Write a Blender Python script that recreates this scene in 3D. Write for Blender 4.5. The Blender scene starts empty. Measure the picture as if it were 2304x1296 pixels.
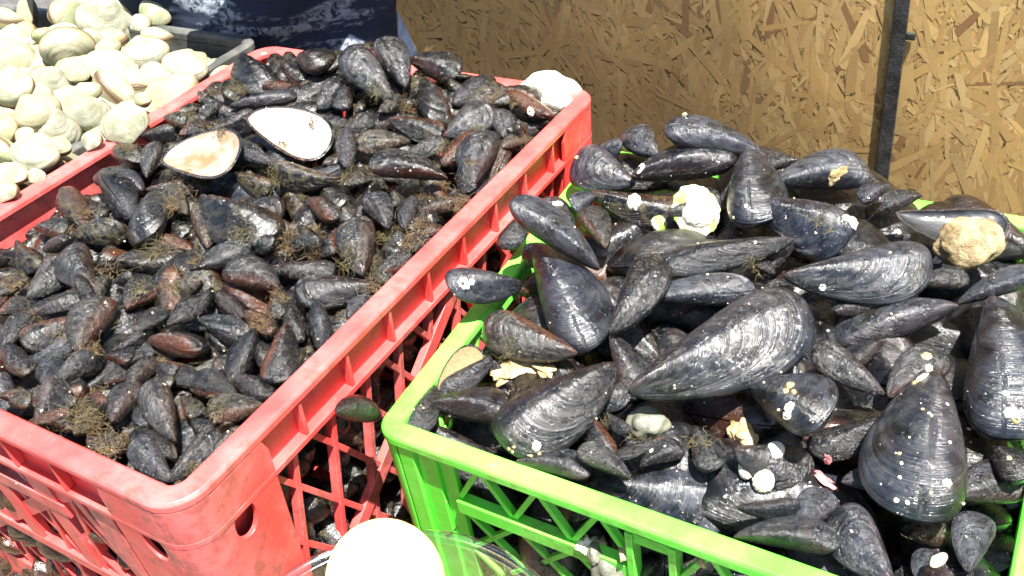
import bpy, bmesh, math, random
from mathutils import Vector, Matrix, noise
from mathutils.bvhtree import BVHTree

S = bpy.context.scene
RZ = 1.0                      # height of the red crate's rim
# ------------------------------------------------------------------ camera
CR = Vector((0.48625504 * 0, 0, 0))
F = 2202.223
ax_x = Vector((0.86579299, -0.56080603 * 0, 0))
# world axes expressed in camera coordinates (x right, y down, z forward)
WX = Vector((0.86579299, 0.20551966, -0.45625011))
WY = Vector((0.48625504, -0.56080603, 0.6701139))
WZ = Vector((-0.11814623, -0.80203383, -0.5854769))
CAM = Vector((0.3566733, -0.186835, RZ + 0.37036))


def c2w(d):
    return Vector((WX.dot(d), WY.dot(d), WZ.dot(d)))


def ray(px, py):
    return c2w(Vector((px - 1152, py - 648, F)))      # not normalised: t*F = depth


def hit_z(px, py, z):
    d = ray(px, py)
    return CAM + d * ((z - CAM.z) / d.z)


def project(p):
    v = p - CAM
    c = WX * v.x + WY * v.y + WZ * v.z
    return (1152 + F * c.x / c.z, 648 + F * c.y / c.z, c.z)


cd = bpy.data.cameras.new('camera')
cam = bpy.data.objects.new('camera', cd)
S.collection.objects.link(cam)
cd.lens = F / 2304 * 36
cd.sensor_width = 36
cd.clip_start = 0.01
cd.clip_end = 200
right, up, back = c2w(Vector((1, 0, 0))), c2w(Vector((0, -1, 0))), c2w(Vector((0, 0, -1)))
M = Matrix((right, up, back)).transposed().to_4x4()
M.translation = CAM
cam.matrix_world = M
S.camera = cam
# ------------------------------------------------------------------ light
SUN = Vector((0.30, -0.15, 0.94)).normalized()
w = bpy.data.worlds.new("World")
S.world = w
w.use_nodes = True
nt = w.node_tree
bg = nt.nodes['Background']
sky = nt.nodes.new('ShaderNodeTexSky')
sky.sky_type = 'NISHITA'
sky.sun_disc = False
sky.sun_elevation = math.asin(SUN.z)
sky.sun_rotation = math.atan2(SUN.x, SUN.y)
nt.links.new(sky.outputs[0], bg.inputs[0])
bg.inputs[1].default_value = 0.05
sl = bpy.data.lights.new('sun', 'SUN')
sl.energy = 5.0
sl.angle = math.radians(0.5)
sl.color = (1, 0.96, 0.9)
so = bpy.data.objects.new('sun', sl)
S.collection.objects.link(so)
so.rotation_euler = SUN.to_track_quat('Z', 'Y').to_euler()
so.location = (0, 0, 5)
S.view_settings.view_transform = 'Standard'
S.view_settings.look = 'None'
S.view_settings.gamma = 1
S.view_settings.exposure = 2.1
S.cycles.max_bounces = 8
S.cycles.transparent_max_bounces = 16

RND = random.Random(7)
COL = S.collection


# ------------------------------------------------------------------ helpers
def empty(name, loc, label=None, cat=None, group=None):
    o = bpy.data.objects.new(name, None)
    COL.objects.link(o)
    o.location = loc
    o.empty_display_size = .01
    tag(o, label, cat, group)
    return o


def tag(o, label=None, cat=None, group=None, kind=None):
    if label: o['label'] = label
    if cat: o['category'] = cat
    if group: o['group'] = group
    if kind: o['kind'] = kind
    return o


class MB:
    def __init__(s):
        s.v = []; s.f = []

    def hexa(s, p):                      # 8 corners: 4 bottom, 4 top
        b = len(s.v); s.v += [tuple(q) for q in p]
        for f in ((0, 3, 2, 1), (4, 5, 6, 7), (0, 1, 5, 4), (1, 2, 6, 5), (2, 3, 7, 6), (3, 0, 4, 7)):
            s.f.append([b + i for i in f])

    def box(s, a, b):
        (x0, y0, z0), (x1, y1, z1) = a, b
        s.hexa([(x0, y0, z0), (x1, y0, z0), (x1, y1, z0), (x0, y1, z0),
                (x0, y0, z1), (x1, y0, z1), (x1, y1, z1), (x0, y1, z1)])

    def loft(s, rings, closed=True, caps=False):
        b = len(s.v); n = len(rings[0])
        for r in rings: s.v += [tuple(q) for q in r]
        m = len(rings)
        for i in range(m - 1):
            for j in range(n if closed else n - 1):
                k = (j + 1) % n
                s.f.append([b + i * n + j, b + i * n + k, b + (i + 1) * n + k, b + (i + 1) * n + j])
        if caps:
            s.f.append([b + j for j in range(n)][::-1])
            s.f.append([b + (m - 1) * n + j for j in range(n)])

    def tube(s, pts, r, n=5):
        rings = []
        for i, p in enumerate(pts):
            d = (pts[min(i + 1, len(pts) - 1)] - pts[max(i - 1, 0)])
            if d.length < 1e-9: d = Vector((0, 0, 1))
            d.normalize()
            a = d.orthogonal().normalized(); c = d.cross(a)
            rr = r * (1 - .6 * i / len(pts))
            rings.append([p + (a * math.cos(t * 2 * math.pi / n) + c * math.sin(t * 2 * math.pi / n)) * rr for t in range(n)])
        s.loft(rings, True, True)

    def build(s, name, mat, parent=None, bevel=0, smooth=False, recalc=True):
        me = bpy.data.meshes.new(name)
        me.from_pydata(s.v, [], s.f)
        if recalc:
            bm = bmesh.new(); bm.from_mesh(me)
            bmesh.ops.recalc_face_normals(bm, faces=bm.faces)
            bm.to_mesh(me); bm.free()
        me.materials.append(mat)
        o = bpy.data.objects.new(name, me)
        COL.objects.link(o)
        if smooth: me.polygons.foreach_set('use_smooth', [True] * len(me.polygons))
        if parent is not None:
            o.parent = parent
            o.matrix_parent_inverse = Matrix.Translation(parent.location).inverted()
        if bevel:
            m = o.modifiers.new('bevel', 'BEVEL'); m.width = bevel; m.segments = 2; m.limit_method = 'ANGLE'
        return o


def newmat(name):
    m = bpy.data.materials.new(name); m.use_nodes = True
    return m, m.node_tree.nodes, m.node_tree.links, m.node_tree.nodes['Principled BSDF']


class NG:
    """tiny node helper"""
    def __init__(s, m):
        s.t = m.node_tree; s.n = s.t.nodes; s.l = s.t.links

    def _in(s, sock, v):
        if isinstance(v, bpy.types.NodeSocket): s.l.new(v, sock)
        else: sock.default_value = v

    def math(s, op, a, b=0.0, c=None, clamp=False):
        n = s.n.new('ShaderNodeMath'); n.operation = op; n.use_clamp = clamp
        s._in(n.inputs[0], a); s._in(n.inputs[1], b)
        if c is not None: s._in(n.inputs[2], c)
        return n.outputs[0]

    def noise(s, vec=None, scale=5, detail=3, rough=.5, dim='3D', w=None, dist=0):
        n = s.n.new('ShaderNodeTexNoise'); n.noise_dimensions = dim
        if vec is not None and dim != '1D': s._in(n.inputs['Vector'], vec)
        if w is not None: s._in(n.inputs['W'], w)
        n.inputs['Scale'].default_value = scale; n.inputs['Detail'].default_value = detail
        n.inputs['Roughness'].default_value = rough; n.inputs['Distortion'].default_value = dist
        return n.outputs['Fac']

    def ramp(s, fac, lo, hi, a=0.0, b=1.0):
        n = s.n.new('ShaderNodeMapRange'); n.clamp = True; n.interpolation_type = 'SMOOTHSTEP'
        s._in(n.inputs[0], fac); s._in(n.inputs[1], lo); s._in(n.inputs[2], hi)
        s._in(n.inputs[3], a); s._in(n.inputs[4], b)
        return n.outputs[0]

    def mix(s, fac, a, b):
        n = s.n.new('ShaderNodeMix'); n.data_type = 'RGBA'
        s._in(n.inputs[0], fac)
        s._in(n.inputs[6], a if isinstance(a, bpy.types.NodeSocket) else (*a, 1))
        s._in(n.inputs[7], b if isinstance(b, bpy.types.NodeSocket) else (*b, 1))
        return n.outputs[2]

    def coord(s, which='Object'):
        return s.n.new('ShaderNodeTexCoord').outputs[which]

    def attr(s, name, typ='GEOMETRY'):
        n = s.n.new('ShaderNodeAttribute'); n.attribute_name = name; n.attribute_type = typ
        return n

    def vadd(s, a, b):
        n = s.n.new('ShaderNodeVectorMath'); n.operation = 'ADD'
        s._in(n.inputs[0], a); s._in(n.inputs[1], b); return n.outputs[0]

    def vmul(s, a, b):
        n = s.n.new('ShaderNodeVectorMath'); n.operation = 'MULTIPLY'
        s._in(n.inputs[0], a); s._in(n.inputs[1], b); return n.outputs[0]

    def sep(s, v):
        n = s.n.new('ShaderNodeSeparateXYZ'); s._in(n.inputs[0], v); return n.outputs

    def bump(s, h, strength, dist, normal=None):
        n = s.n.new('ShaderNodeBump'); s._in(n.inputs['Height'], h)
        s._in(n.inputs['Strength'], strength); n.inputs['Distance'].default_value = dist
        if normal is not None: s._in(n.inputs['Normal'], normal)
        return n.outputs[0]


# ------------------------------------------------------------------ materials
def shell_material():
    """Object colour carries: R seed, G brown, B worn, A mud."""
    m, n, l, p = newmat('mussel_shell'); g = NG(m)
    oi = n.new('ShaderNodeObjectInfo')
    sc = n.new('ShaderNodeSeparateColor'); l.new(oi.outputs['Color'], sc.inputs[0])
    seed, brown, worn, mud = sc.outputs[0], sc.outputs[1], sc.outputs[2], oi.outputs['Alpha']
    ring = g.attr('ring').outputs['Fac']
    co = g.coord()
    off = g.math('MULTIPLY', seed, 37.0)
    cmb = n.new('ShaderNodeCombineXYZ'); l.new(off, cmb.inputs[0]); l.new(off, cmb.inputs[1]); l.new(off, cmb.inputs[2])
    co2 = g.vadd(co, cmb.outputs[0])
    xyz = g.sep(co)
    n1 = g.noise(co2, 3.2, 4, .55)
    n2 = g.noise(co2, 9, 5, .6)
    nf = g.noise(co2, 60, 4, .7)
    wv = g.math('ADD', g.math('MULTIPLY', ring, 1.0), g.math('MULTIPLY', n1, .02))
    r1 = g.noise(None, 16, 3, .6, '1D', g.math('ADD', wv, off))
    r2 = g.noise(None, 55, 4, .75, '1D', g.math('ADD', wv, off))
    r3 = g.noise(None, 130, 3, .7, '1D', g.math('ADD', wv, off))
    dark = g.mix(r1, (.0004, .0005, .0006), (.0018, .0018, .0022))
    # worn blue-grey nacre-less areas, following rings and patches
    wm = g.math('MULTIPLY', g.ramp(g.math('ADD', g.math('MULTIPLY', n1, .7), g.math('MULTIPLY', r1, .3)), .34, .56), worn)
    wm2 = g.math('MULTIPLY', wm, g.ramp(g.math('MULTIPLY', g.math('ADD', r2, r3), .5), .36, .6, .35, 1.0))
    wcol = g.mix(g.ramp(n2, .3, .7), (.008, .011, .019), (.042, .050, .070))
    c = g.mix(wm2, dark, wcol)
    # brown, strongest at the straight ventral edge and the umbo
    bz = g.math('ADD', g.math('MULTIPLY', xyz[1], -3.6), g.math('MULTIPLY', xyz[0], -.55))
    bz = g.math('ADD', bz, g.math('MULTIPLY', n1, 1.3))
    bm_ = g.math('MULTIPLY', g.ramp(bz, .25, .85), brown)
    bcol = g.mix(g.noise(co2, 4, 2), (.024, .005, .002), (.095, .025, .005))
    bcol = g.mix(g.ramp(r1, .4, .7, 0, .6), bcol, (.012, .004, .003))
    c = g.mix(bm_, c, bcol)
    um = g.math('MULTIPLY', g.ramp(g.math('ADD', ring, g.math('MULTIPLY', n2, .08)), .05, .17, 1.0, 0.0), g.math('ADD', g.math('MULTIPLY', brown, .6), g.math('MULTIPLY', worn, .35)))
    c = g.mix(um, c, (.09, .042, .028))
    # mud and algae film
    mm = g.math('MULTIPLY', g.ramp(g.math('ADD', g.math('MULTIPLY', n2, .6), g.math('MULTIPLY', nf, .4)), .46, .60), mud)
    mcol = g.mix(nf, (.015, .011, .004), (.11, .085, .030))
    c = g.mix(g.math('MULTIPLY', mm, .85), c, mcol)
    # specks
    vo = n.new('ShaderNodeTexVoronoi'); vo.inputs['Scale'].default_value = 17; l.new(co2, vo.inputs['Vector'])
    spn = g.noise(co2, 5, 2)
    sp = g.math('MULTIPLY', g.ramp(vo.outputs['Distance'], .09, .15, 1, 0), g.ramp(spn, .5, .62))
    sp = g.math('MULTIPLY', sp, g.math('ADD', g.math('MULTIPLY', worn, .05), g.math('MULTIPLY', mud, .25), None, True))
    c = g.mix(sp, c, (.33, .30, .20))
    p.inputs['Base Color'].default_value = (0, 0, 0, 1); l.new(c, p.inputs['Base Color'])
    ro = g.math('ADD', g.math('MULTIPLY', wm2, .10), g.math('MULTIPLY', mm, .15))
    ro = g.math('ADD', ro, g.ramp(n2, .3, .7, .20, .32))
    l.new(ro, p.inputs['Roughness'])
    p.inputs['Specular IOR Level'].default_value = .38
    p.inputs['Coat Weight'].default_value = .5
    p.inputs['Coat Roughness'].default_value = .15
    b1 = g.bump(r3, .6, .0005, g.bump(r2, .55, .0010))
    b2 = g.bump(nf, g.math('ADD', g.math('MULTIPLY', mm, .7), .10), .0010, b1)
    b3 = g.bump(g.noise(co2, 9, 2), .35, .0016, b2)
    l.new(b3, p.inputs['Normal'])
    vd = n.new('ShaderNodeTexVoronoi'); vd.inputs['Scale'].default_value = 18; l.new(co2, vd.inputs['Vector'])
    drop = g.math('MULTIPLY', g.ramp(vd.outputs['Distance'], .0, .42, 1, 0), g.ramp(g.noise(co2, 4, 2), .42, .55))
    l.new(g.bump(drop, 1.0, .0022, g.bump(g.noise(co2, 11, 2, .55), .8, .0030, g.bump(r2, .6, .0011))), p.inputs['Coat Normal'])
    return m


def simple(name, col, rough=.5, spec=.5, col2=None, scale=20, bump=0, bscale=60, detail=4, lo=.35, hi=.65, coat=0, coord='Object', bdist=.002, sss=0):
    m, n, l, p = newmat(name); g = NG(m)
    co = g.coord(coord)
    if col2 is not None:
        f = g.ramp(g.noise(co, scale, detail, .6), lo, hi)
        l.new(g.mix(f, col, col2), p.inputs['Base Color'])
    else:
        p.inputs['Base Color'].default_value = (*col, 1)
    p.inputs['Roughness'].default_value = rough
    p.inputs['Specular IOR Level'].default_value = spec
    p.inputs['Coat Weight'].default_value = coat
    p.inputs['Coat Roughness'].default_value = .15
    if bump:
        l.new(g.bump(g.noise(co, bscale, 4, .65), bump, bdist), p.inputs['Normal'])
    return m


def plastic(name, base, pale, dirt, dirt_amt, haze):
    m, n, l, p = newmat(name); g = NG(m)
    co = g.coord()
    n1 = g.noise(co, 14, 4, .6); n2 = g.noise(co, 90, 5, .7); n3 = g.noise(co, 45, 3, .6)
    c = g.mix(g.ramp(n1, .35, .7, 0, haze), base, pale)
    sc = g.noise(g.vmul(co, (1, 1, .25)), 260, 3, .7)
    c = g.mix(g.ramp(sc, .62, .72, 0, .35), c, pale)
    d = g.math('MULTIPLY', g.ramp(g.math('ADD', g.math('MULTIPLY', n1, .5), g.math('MULTIPLY', n2, .5)), .50, .60), dirt_amt)
    c = g.mix(d, c, dirt)
    l.new(c, p.inputs['Base Color'])
    l.new(g.math('ADD', g.math('MULTIPLY', n2, .25), .28), p.inputs['Roughness'])
    l.new(g.bump(g.math('ADD', n3, g.math('MULTIPLY', n2, .4)), .22, .0015), p.inputs['Normal'])
    return m


MUSSEL = shell_material()
RED = plastic('red_plastic', (.60, .050, .046), (.68, .20, .185), (.10, .045, .03), .55, .62)
GREEN = plastic('green_plastic', (.09, .62, .035), (.28, .72, .14), (.15, .24, .05), .5, .55)
BLACKP = simple('black_plastic', (.05, .052, .05), .42, .5, (.11, .11, .10), 30, .3, 220)
BARN = simple('barnacle', (.62, .55, .42), .7, .3, (.80, .76, .66), 60, .6, 300, bdist=.001)
NACRE = simple('nacre', (.34, .31, .28), .28, .5, (.30, .17, .09), 2.2, .2, 30, coat=.6, lo=.50, hi=.72)
NACRE2 = simple('nacre_pink', (.26, .215, .175), .3, .5, (.22, .11, .05), 3.0, .2, 30, coat=.6, lo=.42, hi=.62)
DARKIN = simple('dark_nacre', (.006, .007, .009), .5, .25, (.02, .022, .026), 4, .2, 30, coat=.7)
FIBRE = simple('byssus_fibre', (.06, .038, .014), .45, .5, (.15, .10, .042), 80)
FIBREG = simple('algae_fibre', (.05, .04, .014), .45, .5, (.12, .10, .038), 80)
LIMPG = simple('limpet_green', (.20, .30, .05), .5, .4, (.62, .62, .40), 60, .6, 200, lo=.4, hi=.6, bdist=.001)
PINKC = simple('pink_crust', (.34, .12, .13), .65, .4, (.50, .24, .22), 120, .8, 400, bdist=.001)
TANSH = simple('tan_shell', (.26, .18, .075), .6, .4, (.46, .36, .20), 50, .8, 160, bdist=.002)
STONE = simple('pebble', (.07, .075, .055), .5, .5, (.14, .14, .10), 120, .6, 500, bdist=.001)
SAND = simple('shell_grit', (.30, .25, .16), .6, .4, (.62, .56, .42), 300, .5, 500, bdist=.001)
TABLE = simple('table_wood', (.10, .075, .05), .7, .3, (.17, .13, .085), 12, .4, 40)
GROUND = simple('asphalt', (.05, .05, .048), .85, .3, (.085, .08, .075), 40, .5, 200)


def clam_material():
    m, n, l, p = newmat('clam_shell'); g = NG(m)
    oi = n.new('ShaderNodeObjectInfo')
    sc = n.new('ShaderNodeSeparateColor'); l.new(oi.outputs['Color'], sc.inputs[0])
    seed, tan, green = sc.outputs[0], sc.outputs[1], sc.outputs[2]
    ring = g.attr('ring').outputs['Fac']
    co = g.coord(); off = g.math('MULTIPLY', seed, 31.0)
    cmb = n.new('ShaderNodeCombineXYZ'); l.new(off, cmb.inputs[0]); l.new(off, cmb.inputs[2])
    co2 = g.vadd(co, cmb.outputs[0])
    n1 = g.noise(co2, 3, 3, .55); n2 = g.noise(co2, 14, 4, .65)
    wv = g.math('ADD', ring, g.math('MULTIPLY', n1, .03))
    r1 = g.noise(None, 14, 3, .6, '1D', g.math('ADD', wv, off))
    r2 = g.noise(None, 60, 3, .7, '1D', g.math('ADD', wv, off))
    c = g.mix(g.ramp(n1, .35, .65), (.205, .21, .15), (.33, .335, .27))
    c = g.mix(g.math('MULTIPLY', g.ramp(g.math('ADD', g.math('MULTIPLY', r1, .6), g.math('MULTIPLY', n2, .4)), .5, .62), .55), c, (.24, .20, .11))
    lines = g.math('MULTIPLY', g.ramp(r2, .38, .46, 1, 0), g.ramp(n2, .36, .5))
    c = g.mix(g.math('MULTIPLY', lines, .75), c, (.08, .065, .045))
    c = g.mix(g.math('MULTIPLY', tan, g.ramp(n1, .4, .6, .2, .8)), c, (.24, .16, .065))
    c = g.mix(g.math('MULTIPLY', green, g.ramp(n1, .62, .42, 0.15, .6)), c, (.22, .28, .08))
    # tan lip at the margin
    c = g.mix(g.ramp(ring, .93, .985, 0, .6), c, (.28, .17, .07))
    c = g.mix(g.ramp(ring, .975, .995, 0, .85), c, (.07, .045, .025))
    l.new(c, p.inputs['Base Color'])
    p.inputs['Roughness'].default_value = .5
    p.inputs['Specular IOR Level'].default_value = .4
    l.new(g.bump(r2, .5, .0012, g.bump(n2, .3, .001)), p.inputs['Normal'])
    return m


CLAM = clam_material()


def osb_materials():
    m, n, l, p = newmat('osb_flakes'); g = NG(m)
    a = g.attr('flake')
    uv = g.attr('grain').outputs['Vector']
    gr = g.noise(g.vmul(uv, (3, 60, 0)), 6, 4, .65)
    co = g.coord()
    st = g.noise(co, 2.3, 5, .62)
    c = n.new('ShaderNodeMix'); c.data_type = 'RGBA'; c.blend_type = 'MULTIPLY'
    c.inputs[0].default_value = .6
    l.new(a.outputs['Color'], c.inputs[6]); l.new(g.mix(g.ramp(gr, .3, .7), (.66, .60, .52), (1.2, 1.18, 1.1)), c.inputs[7])
    x = g.sep(co)
    # grime: old mould and splash, plus a shade gradient painted toward the lower left
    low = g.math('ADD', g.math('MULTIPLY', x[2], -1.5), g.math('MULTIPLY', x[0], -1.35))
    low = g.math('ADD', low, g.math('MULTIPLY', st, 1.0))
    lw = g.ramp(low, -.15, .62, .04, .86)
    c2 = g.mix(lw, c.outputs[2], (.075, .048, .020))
    spk = g.math('MULTIPLY', g.ramp(g.noise(g.vmul(co, (1, 1, 1)), 75, 3, .7), .56, .66), g.ramp(g.noise(co, 4, 3), .52, .66))
    c3 = g.mix(g.math('MULTIPLY', spk, .7), c2, (.05, .055, .04))
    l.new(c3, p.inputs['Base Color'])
    p.inputs['Roughness'].default_value = .62
    l.new(g.bump(gr, .4, .0006), p.inputs['Normal'])
    return m


OSB = osb_materials()

# ------------------------------------------------------------------ setting
b = MB(); b.box((-30, -30, -.05), (30, 30, 0)); tag(b.build('ground', GROUND), kind='structure')

TZ = RZ - .27
t = empty('table', (0, 0, 0), 'long brown wooden stall table under the seafood crates', 'table')
b = MB(); b.box((-1.15, -.12, TZ - .04), (.85, .62, TZ - .001)); b.build('table_top', TABLE, t, .002)
for (x, y) in ((-1.08, -.05), (.78, -.05), (-1.08, .55), (.78, .55)):
    b = MB(); b.box((x - .03, y - .03, 0.001), (x + .03, y + .03, TZ - .041)); b.build('leg', TABLE, t, .002)

# OSB wall: board with real flakes pressed on its face
WALLY = .80
WTOP = 1.95
wl = empty('board_wall', (.9, WALLY, 0), 'yellow brown chipboard wall of pressed wood flakes behind the crates', 'wall')


def osb_panel(x0, x1, z0, z1, dx0, dx1, dz0, dz1, n, seed):
    r = random.Random(seed)
    V = []; Fc = []; C = []; G = []

    def quad(pts, col, uvs):
        b_ = len(V); V.extend(pts); Fc.append([b_ + i for i in range(len(pts))])
        C.append(col); G.extend(uvs)
    quad([(x0, 0, z0), (x1, 0, z0), (x1, 0, z1), (x0, 0, z1)], (.40, .27, .11), [(x0 * 20, z0 * 20), (x1 * 20, z0 * 20), (x1 * 20, z1 * 20), (x0 * 20, z1 * 20)])
    pal = [(.60, .41, .17), (.56, .37, .145), (.46, .29, .105), (.40, .24, .085), (.50, .335, .13), (.48, .31, .12), (.43, .285, .12), (.36, .22, .085), (.54, .38, .17), (.42, .25, .095), (.48, .31, .10)]
    for k in range(n):
        cx, cz = r.uniform(dx0, dx1), r.uniform(dz0, dz1)
        a = math.pi / 2 + r.gauss(0, .5) if r.random() < .8 else r.uniform(0, math.pi)
        small = r.random() < .45
        L = r.uniform(.008, .022) if small else r.uniform(.022, .075)
        W = r.uniform(.0012, .004) if small else r.uniform(.0035, .011)
        d = (math.cos(a), math.sin(a)); q = (-d[1], d[0])
        y = -(.0002 + .0011 * k / n)
        pts = []; uvs = []
        ou, ov = r.uniform(0, 50), r.uniform(0, 50)
        sk = r.uniform(-.25, .25)
        sh = [(-.5, -.5), (-.5 + sk * .3, 0), (-.5 + r.uniform(-.05, .12), .5), (0, .5 + r.uniform(-.12, .08)), (.5 + sk * .4, .5 * r.uniform(.4, 1)), (.5, -.1), (.5 + r.uniform(-.15, .05), -.5 * r.uniform(.4, 1)), (0, -.5 + r.uniform(-.08, .12))]
        tilt = r.uniform(-.015, .015)
        for (u, v) in sh[::-1]:
            pts.append((cx + d[0] * u * L + q[0] * v * W, y + tilt * v * W * .5 - abs(tilt) * W * .3, cz + d[1] * u * L + q[1] * v * W))
            uvs.append((ou + u * L * 20, ov + v * W * 20))
        c = list(r.choice(pal)); f = r.uniform(.88, 1.12)
        if r.random() < .035: c = [.17, .070, .028]
        c = [.22 * m__ + .78 * x * f * 1.02 for x, m__ in zip(c, (.50, .335, .125))]
        quad(pts, tuple(c), uvs)
    # the board's own thickness
    me = bpy.data.meshes.new('board')
    me.from_pydata(V, [], Fc)
    ca = me.attributes.new('flake', 'FLOAT_COLOR', 'FACE')
    for i, c in enumerate(C): ca.data[i].color = (*c, 1)
    ga = me.attributes.new('grain', 'FLOAT_VECTOR', 'POINT')
    for i, u in enumerate(G): ga.data[i].vector = (u[0], u[1], 0)
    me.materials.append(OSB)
    o = bpy.data.objects.new('board', me); COL.objects.link(o)
    o.parent = wl
    return o


# wall-local coordinates: origin (.9, WALLY, 0)
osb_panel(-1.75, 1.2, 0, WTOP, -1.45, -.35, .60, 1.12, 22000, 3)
b = MB(); b.box((-.85, WALLY + .002, 0), (2.1, WALLY + .016, WTOP)); b.build('backing', simple('board_back', (.3, .18, .07), .8), wl)

st = empty('strap', (.194, WALLY - .003, RZ), 'black vertical strap hanging against the chipboard wall', 'strap')
b = MB()
b.box((.1865, WALLY - .0065, .62), (.2005, WALLY - .0025, 1.45))
SM = simple('strap_black', (.012, .012, .013), .55, .4, (.035, .035, .035), 60, .5, 300, coord='Object')
b.build('webbing', SM, st, .0008)
tp = hit_z(2062, 84, RZ)
d_ = ray(2056, 82); tt = (WALLY - .005 - CAM.y) / d_.y; q_ = CAM + d_ * tt
b = MB(); b.box((.2006, WALLY - .0066, q_.z - .004), (.2095, WALLY - .0026, q_.z + .003)); b.build('loose_end', SM, st, .0008)


# ------------------------------------------------------------------ crates
class Wall:
    """one side of a crate: s along the outer rim, h down from the rim, o outward"""
    def __init__(s, p, q, zt, taper):
        s.p = Vector((p[0], p[1], 0)); s.q = Vector((q[0], q[1], 0))
        s.d = (s.q - s.p); s.L = s.d.length; s.d.normalize()
        s.n = Vector((s.d.y, -s.d.x, 0)); s.zt = zt; s.tp = taper

    def P(s, a, h, o):
        v = s.p + s.d * a + s.n * (o - s.tp * h)
        return Vector((v.x, v.y, s.zt - h))

    def box(s, b, a0, a1, h0, h1, o0, o1):
        P = s.P
        b.hexa([P(a0, h1, o0), P(a1, h1, o0), P(a1, h1, o1), P(a0, h1, o1), P(a0, h0, o0), P(a1, h0, o0), P(a1, h0, o1), P(a0, h0, o1)])

    def bar(s, b, a0, h0, a1, h1, w_, o0, o1, w2=None):
        w2 = w_ if w2 is None else w2
        dx, dy = a1 - a0, h1 - h0; L = math.hypot(dx, dy); nx, ny = -dy / L, dx / L
        P = s.P
        c = [(a0 - nx * w_ / 2, h0 - ny * w_ / 2), (a0 + nx * w_ / 2, h0 + ny * w_ / 2), (a1 + nx * w2 / 2, h1 + ny * w2 / 2), (a1 - nx * w2 / 2, h1 - ny * w2 / 2)]
        b.hexa([P(x, y, o0) for x, y in c] + [P(x, y, o1) for x, y in c])

    def plate_hole(s, b, a0, a1, h0, h1, ca, ch, ra, rh, o0, o1, n=32):
        rings = []
        for (o, inner) in ((o0, 1), (o1, 1), (o1, 0), (o0, 0), (o0, 1)):
            r = []
            for k in range(n):
                t_ = 2 * math.pi * k / n; c, sn = math.cos(t_), math.sin(t_)
                if inner: r.append(s.P(ca + ra * c, ch + rh * sn, o))
                else:
                    f = 1e9
                    if c > 1e-6: f = min(f, (a1 - ca) / c)
                    if c < -1e-6: f = min(f, (a0 - ca) / c)
                    if sn > 1e-6: f = min(f, (h1 - ch) / sn)
                    if sn < -1e-6: f = min(f, (h0 - ch) / sn)
                    r.append(s.P(ca + f * c, ch + f * sn, o))
            rings.append(r)
        b.loft(rings)


def corner_frames(quad, r):
    """for a counter-clockwise quad: the centre of each corner arc and its two normals' angles"""
    n = len(quad); out = []
    for i in range(n):
        p0, p1, p2 = Vector(quad[i - 1]), Vector(quad[i]), Vector(quad[(i + 1) % n])
        d0 = (p1 - p0).normalized(); d1 = (p2 - p1).normalized()
        n0 = Vector((d0.y, -d0.x)); n1 = Vector((d1.y, -d1.x))
        bis = (n0 + n1).normalized(); k = r / bis.dot(n0)
        out.append((p1 - bis * k, math.atan2(n0.y, n0.x), math.atan2(n1.y, n1.x)))
    return out


def rounded_path(quad, r, seg=8, only=None):
    out = []
    for i, (c, a0, a1) in enumerate(corner_frames(quad, r)):
        if only is not None and i != only: continue
        while a1 < a0: a1 += 2 * math.pi
        for k in range(seg + 1):
            a = a0 + (a1 - a0) * k / seg
            out.append((c, Vector((math.cos(a), math.sin(a)))))
    return out


def ring_profile(b, quad, r, prof, zt, taper, closed=True, only=None, seg=8):
    rings = []
    for c, nn in rounded_path(quad, r, seg, only):
        rings.append([Vector((c.x + nn.x * (r + o - taper * (-z)), c.y + nn.y * (r + o - taper * (-z)), zt + z)) for (o, z) in prof])
    if closed and only is None: rings.append(rings[0])
    b.loft(rings, True, only is not None)


def quad_walls(quad, zt, taper):
    return [Wall(quad[i], quad[(i + 1) % 4], zt, taper) for i in range(4)]


# ---- red crate  (quad counter-clockwise: A near right, B far right, C far left, D near left)
RQ = [(0, 0), (-.002, .519), (-.402, .529), (-.400, .010)]
rc = empty('crate', (-.2, .26, TZ), 'scuffed red plastic lattice crate heaped with small dark mussels', 'crate')
R0 = .024; TP = .05; HR = .262
b = MB()
ring_profile(b, RQ, R0, [(-.0165, -.0025), (-.0145, 0), (-.002, 0), (0, -.002), (0, -.0065), (-.007, -.0068), (-.007, -.0335), (0, -.034), (0, -.0385), (-.0095, -.039), (-.0095, -.007), (-.0165, -.0065)], RZ, TP)
b.build('rim', RED, rc, .0006)
b = MB()
ring_profile(b, RQ, R0, [(-.0095, -.2), (-.0015, -.2), (-.0015, -HR), (-.0095, -HR)], RZ, TP)
b.build('bottom_band', RED, rc, .0008)
b = MB(); b.box((-.375, .03, TZ + .004), (-.027, .498, TZ + .009)); b.build('base_panel', RED, rc)
walls = quad_walls(RQ, RZ, TP)
CP = .070
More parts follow.
